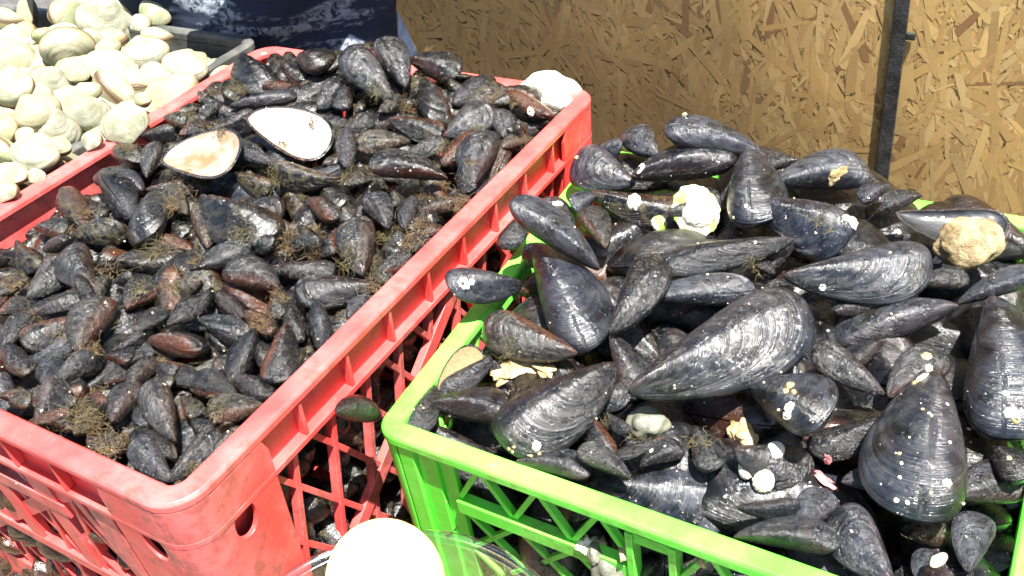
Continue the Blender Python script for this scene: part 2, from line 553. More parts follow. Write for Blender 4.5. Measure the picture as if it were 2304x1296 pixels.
for i, W_ in enumerate(walls):
    # corner post at this wall's start, wrapping onto the previous wall's end
    b = MB(); ring_profile(b, RQ, R0, [(-.0035, -.0066), (-.0002, -.0066), (-.0002, -.2), (-.0035, -.2)], RZ, TP, only=i)
    prev = walls[i - 1]
    W_.plate_hole(b, R0, CP, .0066, .2, .040, .046, .0085, .0125, -.0035, -.0002)
    prev.plate_hole(b, prev.L - CP, prev.L - R0, .0066, .2, prev.L - .040, .046, .0085, .0125, -.0035, -.0002)
    W_.box(b, R0, CP - .002, .0395, .2, -.0145, -.0115)
    prev.box(b, prev.L - CP + .002, prev.L - R0, .0395, .2, -.0145, -.0115)
    for ww, a_ in ((W_, CP - .0015), (prev, prev.L - CP - .0015)):
        ww.box(b, a_, a_ + .003, .0396, .2, -.0114, -.0036)
    b.build('corner_post', RED, rc, .0007)
    # ribs in the recessed band
    a = CP + .030
    while a < W_.L - CP - .01:
        b = MB(); W_.box(b, a, a + .0026, .0069, .0333, -.0069, -.0008); a += .047
        b.build('rim_rib', RED, rc, .0004)
    # lattice
    b = MB(); a0, a1 = CP - .001, W_.L - CP + .001
    def clipbar(x0, h0, x1, h1, w_, o0, o1, w2=None):
        # clip to the panel
        if x1 < x0: x0, h0, x1, h1 = x1, h1, x0, h0
        if x1 <= a0 + .002 or x0 >= a1 - .002: return
        if x0 < a0: h0 += (h1 - h0) * (a0 - x0) / (x1 - x0); x0 = a0
        if x1 > a1: h1 = h0 + (h1 - h0) * (a1 - x0) / (x1 - x0); x1 = a1
        if abs(x1 - x0) + abs(h1 - h0) < .006: return
        W_.bar(b, x0, h0, x1, h1, w_, o0, o1, w2)
    H0, H1 = .0388, .2005
    a = -.16
    k = 0
    while a < W_.L + .1:
        clipbar(a, H0, a + .105, H1, .0042, -.0088, -.0040)                # thin, falling away
        clipbar(a + .060, H0, a + .032, H1, .0044, -.0100, -.0034)
        a += .038; k += 1
    a = -.22
    while a < W_.L + .15:                                                  # broad zigzag webs
        clipbar(a + .235, H0, a + .005, H1, .0125, -.0092, -.0030)
        clipbar(a + .235, H0, a + .29, H1, .0085, -.0094, -.0028)
        a += .27
    if i in (3, 1):                                                        # short ends: wedge webs and a second rail
        for a in (CP + .018, CP + .078, CP + .138, CP + .198):
            for sgn in (0,):
                W_.bar(b, W_.L - a, H0, W_.L - a + .004, .132, .024, -.0090, -.0016, .011)
        W_.box(b, CP, W_.L - CP, .128, .138, -.0094, -.0012)
        W_.box(b, CP + .06, W_.L - CP - .06, .058, .070, -.0094, -.0010)
    b.build('lattice_panel', RED, rc, .0005)

# ---- green crate
GZ = RZ - .037
GQ = [(.392, .114), (.390, .482), (.008, .487), (.029, .122)]
gc = empty('crate', (.2, .3, TZ), 'bright green plastic lattice crate overflowing with large blue black mussels', 'crate')
G0 = .016; TG = .03; HG = .229
b = MB()
ring_profile(b, GQ, G0, [(-.0145, -.002), (-.013, 0), (-.0015, 0), (0, -.002), (0, -.0075), (-.002, -.009), (-.0075, -.009), (-.0075, -.013), (-.0115, -.013), (-.0115, -.0075), (-.0145, -.0065)], GZ, TG)
b.build('rim', GREEN, gc, .0006)
b = MB(); ring_profile(b, GQ, G0, [(-.0105, -.175), (-.0035, -.175), (-.0035, -HG), (-.0105, -HG)], GZ, TG); b.build('bottom_band', GREEN, gc, .0008)
b = MB(); b.box((.045, .14, TZ + .004), (.375, .465, TZ + .009)); b.build('base_panel', GREEN, gc)
gw = quad_walls(GQ, GZ, TG)
CG = .052
for i, W_ in enumerate(gw):
    prev = gw[i - 1]
    b = MB(); ring_profile(b, GQ, G0, [(-.0055, -.0092), (-.0010, -.0092), (-.0010, -.175), (-.0055, -.175)], GZ, TG, only=i)
    for ww, f in ((W_, lambda x: x), (prev, lambda x: prev.L - x)):
        for (x0, x1, o) in ((G0, .027, -.0010), (.027, .041, -.0040), (.041, CG, -.0066)):
            e0, e1 = sorted((f(x0), f(x1)))
            ww.box(b, e0, e1, .0092, .175, o - .004, o)
    b.build('corner_post', GREEN, gc, .0006)
    b = MB(); a0, a1 = CG - .001, W_.L - CG + .001
    mid = (a0 + .118, a1 - .118) if i in (3, 1) else (W_.L * .38, W_.L * .62)
    def zig(x0, x1, step=.040):
        n_ = max(2, round((x1 - x0) / step)); sp = (x1 - x0) / n_
        for k in range(n_):
            xa = x0 + k * sp
            W_.bar(b, xa, .046, xa + sp / 2, .012, .0036, -.0112, -.0062)
            W_.bar(b, xa + sp / 2, .012, xa + sp, .046, .0036, -.0112, -.0062)
        for k in range(-3, n_ + 3):
            for sg in (1, -1):
                x0_, h0, x1_, h1 = x0 + k * sp, .055, x0 + k * sp + sg * .12, .176
                if x1_ < x0_: x0_, h0, x1_, h1 = x1_, h1, x0_, h0
                if x1_ <= x0 or x0_ >= x1: continue
                if x0_ < x0: h0 += (h1 - h0) * (x0 - x0_) / (x1_ - x0_); x0_ = x0
                if x1_ > x1: h1 = h0 + (h1 - h0) * (x1 - x0_) / (x1_ - x0_); x1_ = x1
                if x1_ - x0_ > .004: W_.bar(b, x0_, h0, x1_, h1, .0034, -.0110, -.0064)
        W_.box(b, x0, x1, .0445, .0550, -.0116, -.0030)
    zig(a0, mid[0]); zig(mid[1], a1)
    for m_ in mid: W_.box(b, m_ - .0022, m_ + .0022, .0128, .176, -.0118, -.0022)
    # handle: upper rail, opening, ribbed solid panel
    W_.box(b, mid[0] + .0023, mid[1] - .0023, .0132, .0205, -.0116, -.0034)
    W_.box(b, mid[0] + .024, mid[1] - .0023, .050, .176, -.0108, -.0070)
    for h in (.050, .066, .084, .104, .124):
        W_.box(b, mid[0] + .0235, mid[1] - .0024, h, h + .004, -.0112, -.0036)
    W_.bar(b, mid[0], .060, mid[0] + .024, .060, .004, -.0108, -.0062)
    b.build('lattice_panel', GREEN, gc, .0005)

# ---- black tub for the clams
BZ = RZ - .014
BQ = [(-.445, -.06), (-.447, .571), (-1.02, .588), (-1.02, -.05)]
bt = empty('tub', (-.73, .26, TZ), 'black plastic tub brimming with pale clams beside the red crate', 'tub')
b = MB(); ring_profile(b, BQ, .022, [(-.013, -.003), (-.010, 0), (-.003, 0), (0, -.003), (0, -.010), (-.003, -.010), (-.004, -.006), (-.009, -.006), (-.010, -.012), (-.013, -.012)], BZ, .06)
b.build('rim', BLACKP, bt, .0006)
b = MB(); ring_profile(b, BQ, .022, [(-.013, -.010), (-.010, -.010), (-.010, -.255), (-.013, -.255)], BZ, .06)
b.build('side_wall', BLACKP, bt)
b = MB(); b.box((-.98, -.02, TZ + .003), (-.49, .54, TZ + .008)); b.build('base_panel', BLACKP, bt)


# ------------------------------------------------------------------ shells
def ring_values(pts, outline, umbo):
    """growth-ring coordinate: distance from the umbo over the outline's distance in that direction"""
    import bisect
    pol = sorted((math.atan2(y - umbo[1], x - umbo[0]), math.hypot(x - umbo[0], y - umbo[1])) for x, y in outline)
    A = [a for a, _ in pol]; R = [r for _, r in pol]
    out = []
    for (x, y) in pts:
        a = math.atan2(y - umbo[1], x - umbo[0]); d = math.hypot(x - umbo[0], y - umbo[1])
        i = bisect.bisect(A, a)
        if i == 0: r = R[0]
        elif i >= len(A): r = R[-1]
        else:
            f = (a - A[i - 1]) / max(1e-9, A[i] - A[i - 1]); r = R[i - 1] * (1 - f) + R[i] * f
        out.append(min(1.0, d / max(r, 1e-4)))
    return out


def valve_mesh(kind, var, sign, nt=44, nphi=26, half=False, inner=None, outer=None):
    """one valve, length 1 along x from the umbo; y = dorsal; z = thickness. W, T baked for scale 1"""
    r = random.Random(var * 13 + 5)
    V = []; Fc = []
    outline = []
    if kind == 'mussel':
        W, T = .50, .40
        ped = .46 + r.uniform(-.05, .07); peu = r.uniform(.50, .66); dr = r.uniform(.56, .64); bend = r.uniform(-.01, .05); pk = r.uniform(2.6, 4.0)
        keel = r.uniform(.15, .38)
    else:
        W, T = .84, .56
        peu = 0; bend = 0; dr = .5; ped = .5; pk = 2; keel = r.uniform(-.30, -.15)
        ux = r.uniform(.36, .44)
    if var in (31, 32): peu, W, ped = .40, .56, .48
    wig = [r.uniform(-1, 1) for _ in range(12)]

    def prof(t):
        if kind == 'mussel':
            d_ = (t ** peu) * max(0, 1 - t ** pk) ** ped
            v_ = (t ** (peu + .12)) * max(0, 1 - t ** (pk + 1.4)) ** ped
            sc = .66
            yd = W * dr * d_ / sc + bend * math.sin(math.pi * t)
            yv = -W * (1 - dr) * v_ / sc * .92 + bend * math.sin(math.pi * t) * 1.3
            zz = (T / 2) * (t ** .50) * max(0, 1 - t ** 2.3) ** .62 / .60
        else:
            w_ = max(0, 1 - (2 * t - 1) ** 2) ** .5
            yd = W * .44 * w_ ** .9 * (1 + .28 * math.exp(-((t - ux) / .18) ** 2))
            yv = -W * .50 * w_
            zz = (T / 2) * w_ ** .95
        return yd, yv, zz
    ts = [(1 - math.cos(math.pi * i / nt)) / 2 for i in range(nt + 1)]
    for layer in ((0,) if not half else (0, 1)):
        b_ = len(V)
        for i, t in enumerate(ts):
            yd, yv, zz = prof(t)
            mid, hw = (yd + yv) / 2, (yd - yv) / 2
            if layer == 0: outline += [(t, yd), (t, yv)]
            for j in range(nphi + 1):
                ph = math.pi * j / nphi
                c = math.cos(ph); s_ = max(0, math.sin(ph))
                y = mid + hw * c
                # ridge displaced towards one edge
                cc = c + keel * (1 - c * c) * (1 if kind == 'mussel' else -1)
                shape = max(0, 1 - cc * cc) ** (.56 if kind == 'mussel' else .72)
                if j in (0, nphi): shape = 0
                z = zz * shape
                # gentle lumps
                z *= 1 + .035 * noise.noise(Vector((t * 3 + var * 7, y * 4, 0)))
                if layer == 1: z = z * .86 - .0 if z > .02 else z * .8
                tt2 = t
                if layer == 1: y = mid + hw * c * .90; tt2 = .5 + (t - .5) * .94
                V.append((tt2, y, sign * (z + (.0035 if layer == 0 else .0015))))
        n1 = nphi + 1
        for i in range(nt):
            for j in range(nphi):
                f = [b_ + i * n1 + j, b_ + (i + 1) * n1 + j, b_ + (i + 1) * n1 + j + 1, b_ + i * n1 + j + 1]
                if (sign > 0) == (layer == 0): f = f[::-1]
                Fc.append(f)
        if half and layer == 1:
            N = (nt + 1) * n1
            for i in range(nt):
                for j in (0, nphi):
                    q = [i * n1 + j, (i + 1) * n1 + j, N + (i + 1) * n1 + j, N + i * n1 + j]
                    Fc.append(q if j else q[::-1])
    nout = (nt + 1) * (nphi + 1)
    umbo = (0.0, 0.0) if kind == 'mussel' else (ux, W * .44 * 1.25)
    ring = ring_values([(v[0], v[1]) for v in V], outline, umbo)
    # real growth ridges
    VV = []
    for idx, (v, rg) in enumerate(zip(V, ring)):
        a = (.004 if var >= 20 else .012) if kind == 'mussel' else .011
        k = a * (math.sin(rg * 43 + wig[0] * 3) * .5 + math.sin(rg * 71 + wig[1] * 3 + math.sin(rg * 17) * 2) * .5) * min(1, abs(v[2]) * 12)
        k += .012 * (noise.noise(Vector((rg * 9 + var * 3.1, 0, 0)))) * min(1, abs(v[2]) * 12)
        VV.append((v[0], v[1], v[2] + sign * k))
    me = bpy.data.meshes.new('valve')
    me.from_pydata(VV, [], Fc)
    at = me.attributes.new('ring', 'FLOAT', 'POINT'); at.data.foreach_set('value', ring)
    me.materials.append(outer)
    if half:
        me.materials.append(inner)
        nf = nt * nphi
        me.polygons.foreach_set('material_index', [0 if i < nf or i >= 2 * nf else 1 for i in range(len(Fc))])
    me.polygons.foreach_set('use_smooth', [True] * len(Fc))
    me.validate()
    return me


NV = 7
MV = [(valve_mesh('mussel', v, 1, outer=MUSSEL), valve_mesh('mussel', v, -1, outer=MUSSEL)) for v in range(NV)]
MVB = [(valve_mesh('mussel', v + 20, 1, 90, 56, outer=MUSSEL), valve_mesh('mussel', v + 20, -1, 60, 36, outer=MUSSEL)) for v in range(5)]
CV = [(valve_mesh('clam', v, 1, outer=CLAM), valve_mesh('clam', v, -1, outer=CLAM)) for v in range(5)]
HALFS = {'white': valve_mesh('mussel', 31, -1, 60, 36, half=True, inner=NACRE, outer=MUSSEL),
         'pink': valve_mesh('mussel', 32, -1, 60, 36, half=True, inner=NACRE2, outer=MUSSEL),
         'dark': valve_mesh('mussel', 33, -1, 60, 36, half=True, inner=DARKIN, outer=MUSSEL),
         'tan': valve_mesh('mussel', 34, -1, 60, 36, half=True, inner=TANSH, outer=MUSSEL),
         'clam': valve_mesh('clam', 35, -1, 40, 26, half=True, inner=NACRE, outer=CLAM)}

TYPES = {'k': (0.15, .25, .12), 'w': (.10, .95, .15), 'b': (.85, .15, .35), 'r': (1.0, .1, .15), 'm': (.45, .15, 1.0), 'o': (1.25, .15, .1), 'g': (.3, .5, .3)}
TNAME = {'k': 'black', 'w': 'blue grey', 'b': 'brown edged', 'r': 'reddish brown', 'm': 'muddy', 'o': 'orange edged', 'g': 'dull grey'}


def clampf(x, a, b_): return max(a, min(b_, x))


def surf_red(x, y):
    u, v = clampf(-x / .4, 0, 1), clampf(y / .52, 0, 1)
    edge = min(u, 1 - u) * 2
    return RZ - .024 + .030 * v + .016 * math.sin(math.pi * clampf(u, 0, 1)) + (.012 * max(0, v - .8) * 5 * (1 if .15 < u < .9 else 0))


def surf_green(x, y):
    u, v = clampf((x - .02) / .36, 0, 1), clampf((y - .12) / .36, 0, 1)
    return GZ - .022 + .058 * v + .026 * math.sin(math.pi * u) * (1 - .4 * v)


def surf_clam(x, y):
    return RZ + .006 + .02 * clampf((-x - .42) / .2, 0, 1) - .02 * clampf((y - .42) / .1, 0, 1)


SURF = {'r': surf_red, 'g': surf_green, 'c': surf_clam}


def on_surface(px, py, reg, lift=0.0):
    d = ray(px, py); f = SURF[reg]
    z = RZ
    p = CAM
    for _ in range(12):
        p = hit_z(px, py, z)
        z = .5 * z + .5 * f(p.x, p.y)
    p = hit_z(px, py, z)
    if reg == 'g' and p.x < .020:
        tt_ = (.020 - CAM.x) / d.x; p = CAM + d * tt_
    if lift: p = p - d.normalized() * lift
    if reg == 'g' and p.y < .132 and px > 850:
        tt_ = (.132 - CAM.y) / d.y; p = CAM + d * tt_
    return p


def second_end(U, px, py, L, reg, dzmax):
    d = ray(px, py).normalized(); w_ = CAM - U
    bq = d.dot(w_); c = w_.dot(w_) - L * L; disc = bq * bq - c
    if disc <= 0: return CAM + d * (-bq)
    sol = [CAM + d * (-bq + s * math.sqrt(disc)) for s in (-1, 1)]
    ref = on_surface(px, py, reg).z
    return min(sol, key=lambda q: abs(q.z - ref))


THINGS = []


def frame(U, T_, side, roll):
    x = (T_ - U).normalized()
    toc = (CAM - (U + T_) / 2).normalized()
    n0 = (toc * .55 + Vector((0, 0, 1)) * .45)
    n0 = (n0 - x * n0.dot(x)).normalized()
    n0 = Matrix.Rotation(math.radians(roll), 3, x) @ n0
    n0 = n0 * 1.0
    if side < 0:
        # turn the shell over about its long axis: the bulging edge lies on the other side
        n0 = -n0
    y = n0.cross(x)
    return Matrix((x, y, n0)).transposed()


def shell(name, meshes, U, R3, L, W_, T_, col, parts=('valve', 'valve'), opening=0):
    root = bpy.data.objects.new(name, None); COL.objects.link(root)
    root.empty_display_size = .01
    root.matrix_world = Matrix.Translation(U) @ R3.to_4x4()
    for k, (me, pn) in enumerate(zip(meshes, parts)):
        o = bpy.data.objects.new(pn, me); COL.objects.link(o)
        o.parent = root
        o.scale = (L, W_, T_)
        if opening: o.rotation_euler = (math.radians(opening) * (1 if k == 0 else -1) * .5, 0, 0)
        o.color = col
    return root


def put_mussel(px0, py0, px1, py1, wpx, typ, side=None, roll=None, lift=0, reg='r', big=False, asp=1.95, meta=None, dz=None):
    U = on_surface(px0, py0, reg, lift)
    dep = project(U)[2]
    Wd = wpx * dep / F * (.98 if big else 1.22)
    T0 = on_surface(px1, py1, reg, lift)
    L0 = (T0 - U).length
    L = clampf(L0, asp * Wd * .88, asp * Wd * 1.25)
    T1 = T0 if abs(L - L0) < 1e-6 else second_end(U, px1, py1, L, reg, 0)
    L = (T1 - U).length
    if reg == 'r':
        # keep the body of the shell clear of the crate's walls
        for _ in range(2):
            mid = (U + T1) / 2; half = Wd * .5
            sh_ = Vector((min(0, -.020 - half - mid.x) + max(0, -.382 + half - mid.x), min(0, .502 - half - mid.y) + max(0, .024 + half - mid.y), 0))
            for e_ in (U, T1):
                if mid.z < RZ + .012: sh_.x += min(0, -.017 - (e_.x + sh_.x)) + max(0, -.386 - (e_.x + sh_.x)); sh_.y += max(0, .020 - (e_.y + sh_.y))
            if sh_.length > .07: sh_ = sh_ * (.07 / sh_.length)
            U = U + sh_; T1 = T1 + sh_
    if side is None: side = RND.choice((-1, 1))
    if roll is None: roll = RND.gauss(0, 34)
    R3 = frame(U, T1, side, roll)
    br, wo, mu = TYPES[typ]
    sd = RND.random()
    col = (sd, clampf(br * RND.uniform(.75, 1.2), 0, 1.3), clampf(wo * RND.uniform(.7, 1.1) * (1 if big else .55), 0, 1), clampf(mu * RND.uniform(.6, 1.1), 0, 1))
    lib = MVB if big else MV
    me = lib[RND.randrange(len(lib))]
    rr = abs(roll)
    Wt = Wd / (.50 if rr < 55 else .42)
    Tt = Wt * RND.uniform(.86, 1.0)
    Tt = min(Tt, L * .95)
    nm = 'mussel'
    o = shell(nm, me, U, R3, L, Wt, Tt, col)
    THINGS.append(dict(o=o, px=((px0 + px1) / 2, (py0 + py1) / 2), u=(px0, py0), t=(px1, py1), typ=typ, reg=reg, big=big, kind='mussel', fill=False, L=L))
    return o


TILES = {1: (0, 0), 2: (768, 0), 3: (1536, 0), 4: (0, 432), 5: (768, 432), 6: (1536, 432), 7: (0, 864), 8: (768, 864), 9: (1536, 864)}


def tp_(tile, x, y):
    o = TILES[tile]; return o[0] + x / 3, o[1] + y / 3


# small mussels: tile, umbo x y, tip x y, width, type
SMALL = '''
1 1640 400 1850 610 230 k -1
1 1890 410 2110 640 135 b 1
1 1190 590 1280 700 100 k
1 1300 680 1500 580 160 b
1 1600 545 1580 690 150 m
1 1550 720 2010 640 115 w
1 1400 880 1720 760 130 k
1 1990 720 2120 780 110 r
1 1400 790 1480 690 100 w
1 940 920 1180 880 105 k
1 1110 800 1250 830 95 m
1 1210 910 1390 830 115 r
1 1830 1110 1500 960 170 w
1 770 1010 990 1100 170 m
1 990 1200 1060 960 120 k
1 960 1290 680 1180 190 w
1 2290 1200 1830 1130 160 m
1 1590 1160 1820 1280 120 m
1 980 1280 1500 1240 120 b
1 2010 400 2200 440 185 g
1 2210 480 2300 350 120 w
1 2130 740 2300 560 190 w
1 2190 1050 2290 860 130 k
1 1000 730 1140 680 85 k
2 350 670 50 320 205 w 1 0 8
2 430 595 270 260 185 w -1 0 8
2 460 410 800 500 175 g 1 0 6
2 560 530 690 850 175 r -1
2 770 700 1010 540 215 w 1
2 695 920 1000 710 210 w -1 0 6
2 1470 780 1150 690 195 b 1
2 1090 930 1060 750 150 w
2 970 1260 1070 910 240 w 1 0 6
2 690 1115 900 910 175 b 1
2 320 800 690 900 145 b -1
2 470 960 90 990 150 m
2 420 1060 700 940 125 k
2 720 1210 185 1110 175 o -1 0 6
2 50 880 190 780 115 k
2 40 1130 40 870 120 w
2 790 1140 900 1280 95 k
2 1140 1010 1290 930 115 m
2 1150 870 1210 910 70 w
2 780 520 870 520 55 k
2 150 680 110 760 60 b
2 60 560 10 740 120 k
2 1030 700 1140 650 70 w
2 200 300 130 340 80 k
2 250 760 440 700 130 m
2 20 1250 170 1170 120 m
2 840 640 730 560 90 k
2 1250 830 1130 900 90 m
2 560 880 640 1000 90 k
4 600 230 430 10 195 m
4 680 170 750 90 95 r
4 905 170 790 -60 200 w 1
4 1060 10 950 340 220 g
4 1260 150 1110 20 170 m
4 1360 50 1890 280 300 b -1 -10 14
4 1400 380 1350 80 175 m
4 490 290 860 280 140 m
4 235 250 450 260 140 b
4 290 400 480 310 125 k
4 120 325 270 510 135 m
4 660 670 500 370 230 g 1 0 4
4 180 720 440 460 205 k -1 0 4
4 -10 700 150 580 120 m
4 -10 820 165 720 125 r
4 225 830 610 660 135 r -1
4 520 840 130 1010 175 b 1
4 540 1085 720 720 240 b 1 0 10
4 770 430 1310 460 175 k -1
4 1275 520 1730 400 165 k 1
4 1880 650 1520 520 200 r -1 0 8
4 1840 500 2270 520 130 k
4 2570 630 1985 655 205 k 1 0 8
4 1360 600 1120 680 180 m
4 850 790 1090 620 190 r
4 1330 830 1450 710 115 r
4 1640 850 1470 690 135 k
4 1880 620 1850 860 115 r
4 1340 860 1690 1010 165 k 1
4 1650 810 1870 970 125 b
4 1930 890 1840 1290 185 o 1 0 10
4 1960 760 2030 1010 125 k
4 2190 1080 2140 810 195 w
4 1570 1300 1650 1040 245 g -1
4 1000 1000 1390 1060 165 r
4 740 1070 980 950 115 k
4 900 950 1110 790 155 k
4 1120 900 1330 810 105 k
4 10 1090 210 830 155 k
4 30 1020 110 1190 120 k
4 250 1160 570 1080 95 k
4 310 1310 290 1150 185 w
4 380 1290 710 1110 185 g
4 720 1130 880 1130 125 r
4 700 1300 890 1210 100 r
4 900 1300 1030 1140 165 g
4 1060 1170 1190 1210 115 r
4 1400 1290 1170 1200 155 k
4 1420 1250 1510 1120 115 k
4 1010 1290 1170 1280 110 w
4 40 1190 210 1210 125 m
4 2070 60 2290 180 175 b
4 2220 40 2304 100 110 k
4 2010 230 2090 330 105 m
4 1940 350 2210 380 110 r
4 2285 250 2230 430 130 r
4 770 600 890 560 80 k
4 1710 1010 1800 1180 110 k
4 2060 1060 1950 1200 120 k
4 2110 1250 2010 1130 120 m
4 640 780 520 560 90 k
4 1500 330 1640 350 110 m
4 1700 350 1850 330 120 k
4 740 560 660 700 100 m
4 1560 90 1420 230 100 m
5 150 565 110 180 235 g 1 0 6
5 310 250 190 20 160 w
5 430 245 480 40 135 w
5 520 150 870 40 125 m
5 340 100 360 0 85 k
5 420 340 700 240 150 m
5 400 420 570 280 125 r
5 220 600 510 440 115 r
5 90 870 250 690 115 w
5 0 60 60 200 110 k
5 570 120 460 260 90 k
5 250 470 330 620 110 m
5 290 350 380 480 110 m
5 640 230 540 330 90 m
7 -20 80 180 105 90 k
7 230 270 410 -40 200 g -1
7 760 260 910 -10 190 g
7 1190 390 1020 -30 205 g 1 0 6
7 1610 120 1290 -20 165 r
7 1560 -40 1850 90 185 k
7 1800 160 1400 200 180 b -1
7 140 290 470 250 125 b
7 500 340 630 150 215 m
7 940 150 1010 280 115 k
7 1195 500 950 310 205 b 1
7 1130 660 1480 310 185 k -1 0 6
7 1370 550 1670 310 165 b
7 1085 740 830 440 190 w 1 0 6
7 720 510 880 380 105 b
7 1120 590 1100 710 65 b
7 1150 640 1300 770 105 k
7 1230 650 1410 550 120 m
7 330 20 500 140 120 k
7 620 60 720 170 110 b
7 -30 200 110 200 110 m
7 230 330 420 380 110 m
7 500 440 690 520 120 m
7 700 330 830 420 110 m
7 1290 250 1400 360 110 k
7 1220 90 1330 220 110 m
7 620 380 730 470 100 m
8 -30 190 250 190 180 k 1 0 0 H
'''
for ln in SMALL.strip().splitlines():
    q = ln.split()
    ti = int(q[0]); a, b_, c, d_, w_ = map(float, q[1:6]); ty = q[6]
    side = int(q[7]) if len(q) > 7 else None
    roll = float(q[8]) if len(q) > 8 else None
    lift = float(q[9]) / 1000 if len(q) > 9 else 0
    u0, u1 = tp_(ti, a, b_); v0, v1 = tp_(ti, c, d_)
    reg = 'r'
    if len(q) > 10: reg = 'g'
    put_mussel(u0, u1, v0, v1, w_ / 3, ty, side, roll, lift, reg)

# large mussels of the green crate, in full-photo pixels: umbo, tip, width, type, side, roll, lift
BIG = '''
1340 335 1400 325 45 w 0 0 0
1428 412 1302 352 120 w 1 0 2
1482 350 1428 290 85 w 0 0 2
1420 400 1660 345 108 k 1 0 14
1724 358 1495 285 92 w -1 10 4
1680 340 1694 505 128 w 1 0 10
1800 362 1715 375 42 k 0 0 0
1735 420 1958 390 106 w 1 0 4
2005 420 1935 450 48 w 0 0 0
2075 440 1985 462 50 k 0 0 0
1708 450 1915 535 128 w -1 0 12
1786 540 1462 600 90 k 1 20 16
1762 620 2094 575 150 w -1 0 18
2055 640 2180 625 55 k 0 0 0
2156 685 2335 612 62 w 1 0 4
2158 690 1875 765 115 w -1 10 8
1412 880 1812 680 215 w -1 0 26
2226 672 2262 988 215 w 1 0 14
1992 888 1835 775 84 k 1 0 4
2000 895 2125 800 100 g 0 0 0
1433 668 1700 655 75 w 1 30 6
1743 618 1690 585 40 k 0 0 0
1348 608 1150 450 92 w -1 10 6
1200 552 1325 790 150 w 1 0 14
1175 640 1002 628 85 w 1 0 0
1372 752 1480 575 110 k -1 0 12
1300 795 1092 722 112 b 1 0 4
1362 560 1315 470 72 b 0 0 2
1345 440 1290 470 48 w 0 0 0
1330 430 1655 500 125 m -1 0 6
1372 755 1440 900 80 g 0 0 0
1385 818 1115 985 165 k 1 0 14
960 915 1150 920 92 k 0 0 2
1112 800 985 890 62 k 0 0 -2
978 866 912 975 72 b 0 6 6
945 950 1168 1080 110 k -1 0 -16
1340 945 1370 1030 66 r 0 0 0
1368 930 1415 970 34 k 0 0 2
1318 1085 1648 1115 185 w -1 0 -34
1498 985 1370 1030 40 r 0 30 0
1160 1040 1330 1065 75 g 0 0 0
2112 838 2062 1172 215 w -1 0 22
2032 930 1815 1005 88 k 1 0 8
1690 880 1855 950 145 w 1 0 6
1650 1010 1832 1070 130 k -1 0 4
1893 1085 2020 1090 70 w 1 20 2
2150 1120 2300 1090 110 g 0 0 0
1800 1195 1870 1110 85 w 0 0 2
2010 1310 1890 1140 135 w 1 0 4
1650 1210 1890 1225 85 g 1 0 0
1655 1140 1800 1135 50 k 0 30 0
2050 1205 2140 1210 95 m 0 0 0
2180 1290 2215 1160 95 w 0 0 0
2065 1310 2090 1235 42 w 0 0 0
2000 690 1870 690 60 k 0 0 -4
1560 960 1600 1060 80 k 0 0 -6
2230 1010 2300 1080 90 k 0 0 -4
1290 520 1220 450 60 g 0 0 -6
1800 540 1720 600 60 k 0 0 -6
1960 480 2090 560 90 k 1 40 2
2300 700 2290 820 80 g 0 0 -4
1500 480 1620 440 80 k 0 0 -6
1300 900 1420 880 70 k 0 0 -8
1930 1010 2050 1040 70 k 0 0 -6
1420 1080 1300 1010 60 g 0 0 -4
1080 800 1190 880 70 k 0 0 -8
1640 620 1500 700 70 k 0 0 -8
1180 480 1130 560 60 k 0 0 -4
1260 590 1180 560 60 b 0 0 -4
1440 1050 1540 1010 60 k 0 0 -6
1720 700 1780 640 60 k 0 0 -8
2240 600 2150 560 60 k 0 0 -6
1990 770 1900 830 60 k 0 0 -8
'''
for ln in BIG.strip().splitlines():
    q = ln.split()
    v = list(map(float, q[:5])); side = int(q[6]) or None
    put_mussel(*v, q[5], side, float(q[7]) if float(q[7]) else RND.gauss(0, 8), float(q[8]) / 1000, 'g', True, asp=1.9)


# open half shells --------------------------------------------------------
def put_half(key, x0, y0, x1, y1, wpx, reg, side, tilt, lift, label, name='half_shell', cat='half shell', col=(.3, .4, .3, .3), Tk=.36, up_bias=.5):
    U = on_surface(x0, y0, reg, lift); dep = project(U)[2]; Wd = wpx * dep / F
    T1 = on_surface(x1, y1, reg, lift); L = (T1 - U).length
    Lc = clampf(L, 1.4 * Wd, 2.2 * Wd)
    if abs(Lc - L) > 1e-6: T1 = second_end(U, x1, y1, Lc, reg, 0)
    L = (T1 - U).length
    R3 = frame(U, T1, side, tilt)
    me = HALFS[key]
    if side < 0: R3 = R3 @ Matrix.Diagonal((1, 1, 1))
    root = bpy.data.objects.new(name, None); COL.objects.link(root)
    root.matrix_world = Matrix.Translation(U) @ R3.to_4x4()
    o = bpy.data.objects.new('valve', me); COL.objects.link(o); o.parent = root
    # the cup's bulge (negative z of the mesh) must point away from the viewer
    o.scale = (L, Wd / .5 if key != 'clam' else Wd / .82, (Wd / .5 * Tk) * (1 if side > 0 else -1))
    o.color = col
    tag(root, label, cat)
    THINGS.append(dict(o=root, px=((x0 + x1) / 2, (y0 + y1) / 2), kind='half', labelled=True))
    return root


put_half('pink', 364, 356, 528, 368, 118, 'r', 1, -6, .034, 'open half mussel shell with cloudy pink and white inside, by the left rim', col=(.2, .3, .3, .2))
put_half('white', 555, 262, 733, 345, 104, 'r', 1, -6, .036, 'long open half mussel shell with white inside and a brown striped lip')
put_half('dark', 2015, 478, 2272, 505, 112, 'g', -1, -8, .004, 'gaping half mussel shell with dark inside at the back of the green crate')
put_half('tan', 985, 880, 1085, 790, 62, 'g', 1, 25, .000, 'half shell with yellow green inside tucked in the left corner of the green crate')
put_half('clam', 2095, 1275, 2130, 1245, 26, 'g', 1, 0, .020, 'tiny white clean half shell near the bottom right of the green crate')
put_half('clam', 995, 1190, 1030, 1172, 40, 'g', 1, 0, -.03, 'small white lilac half shell behind the green lattice')

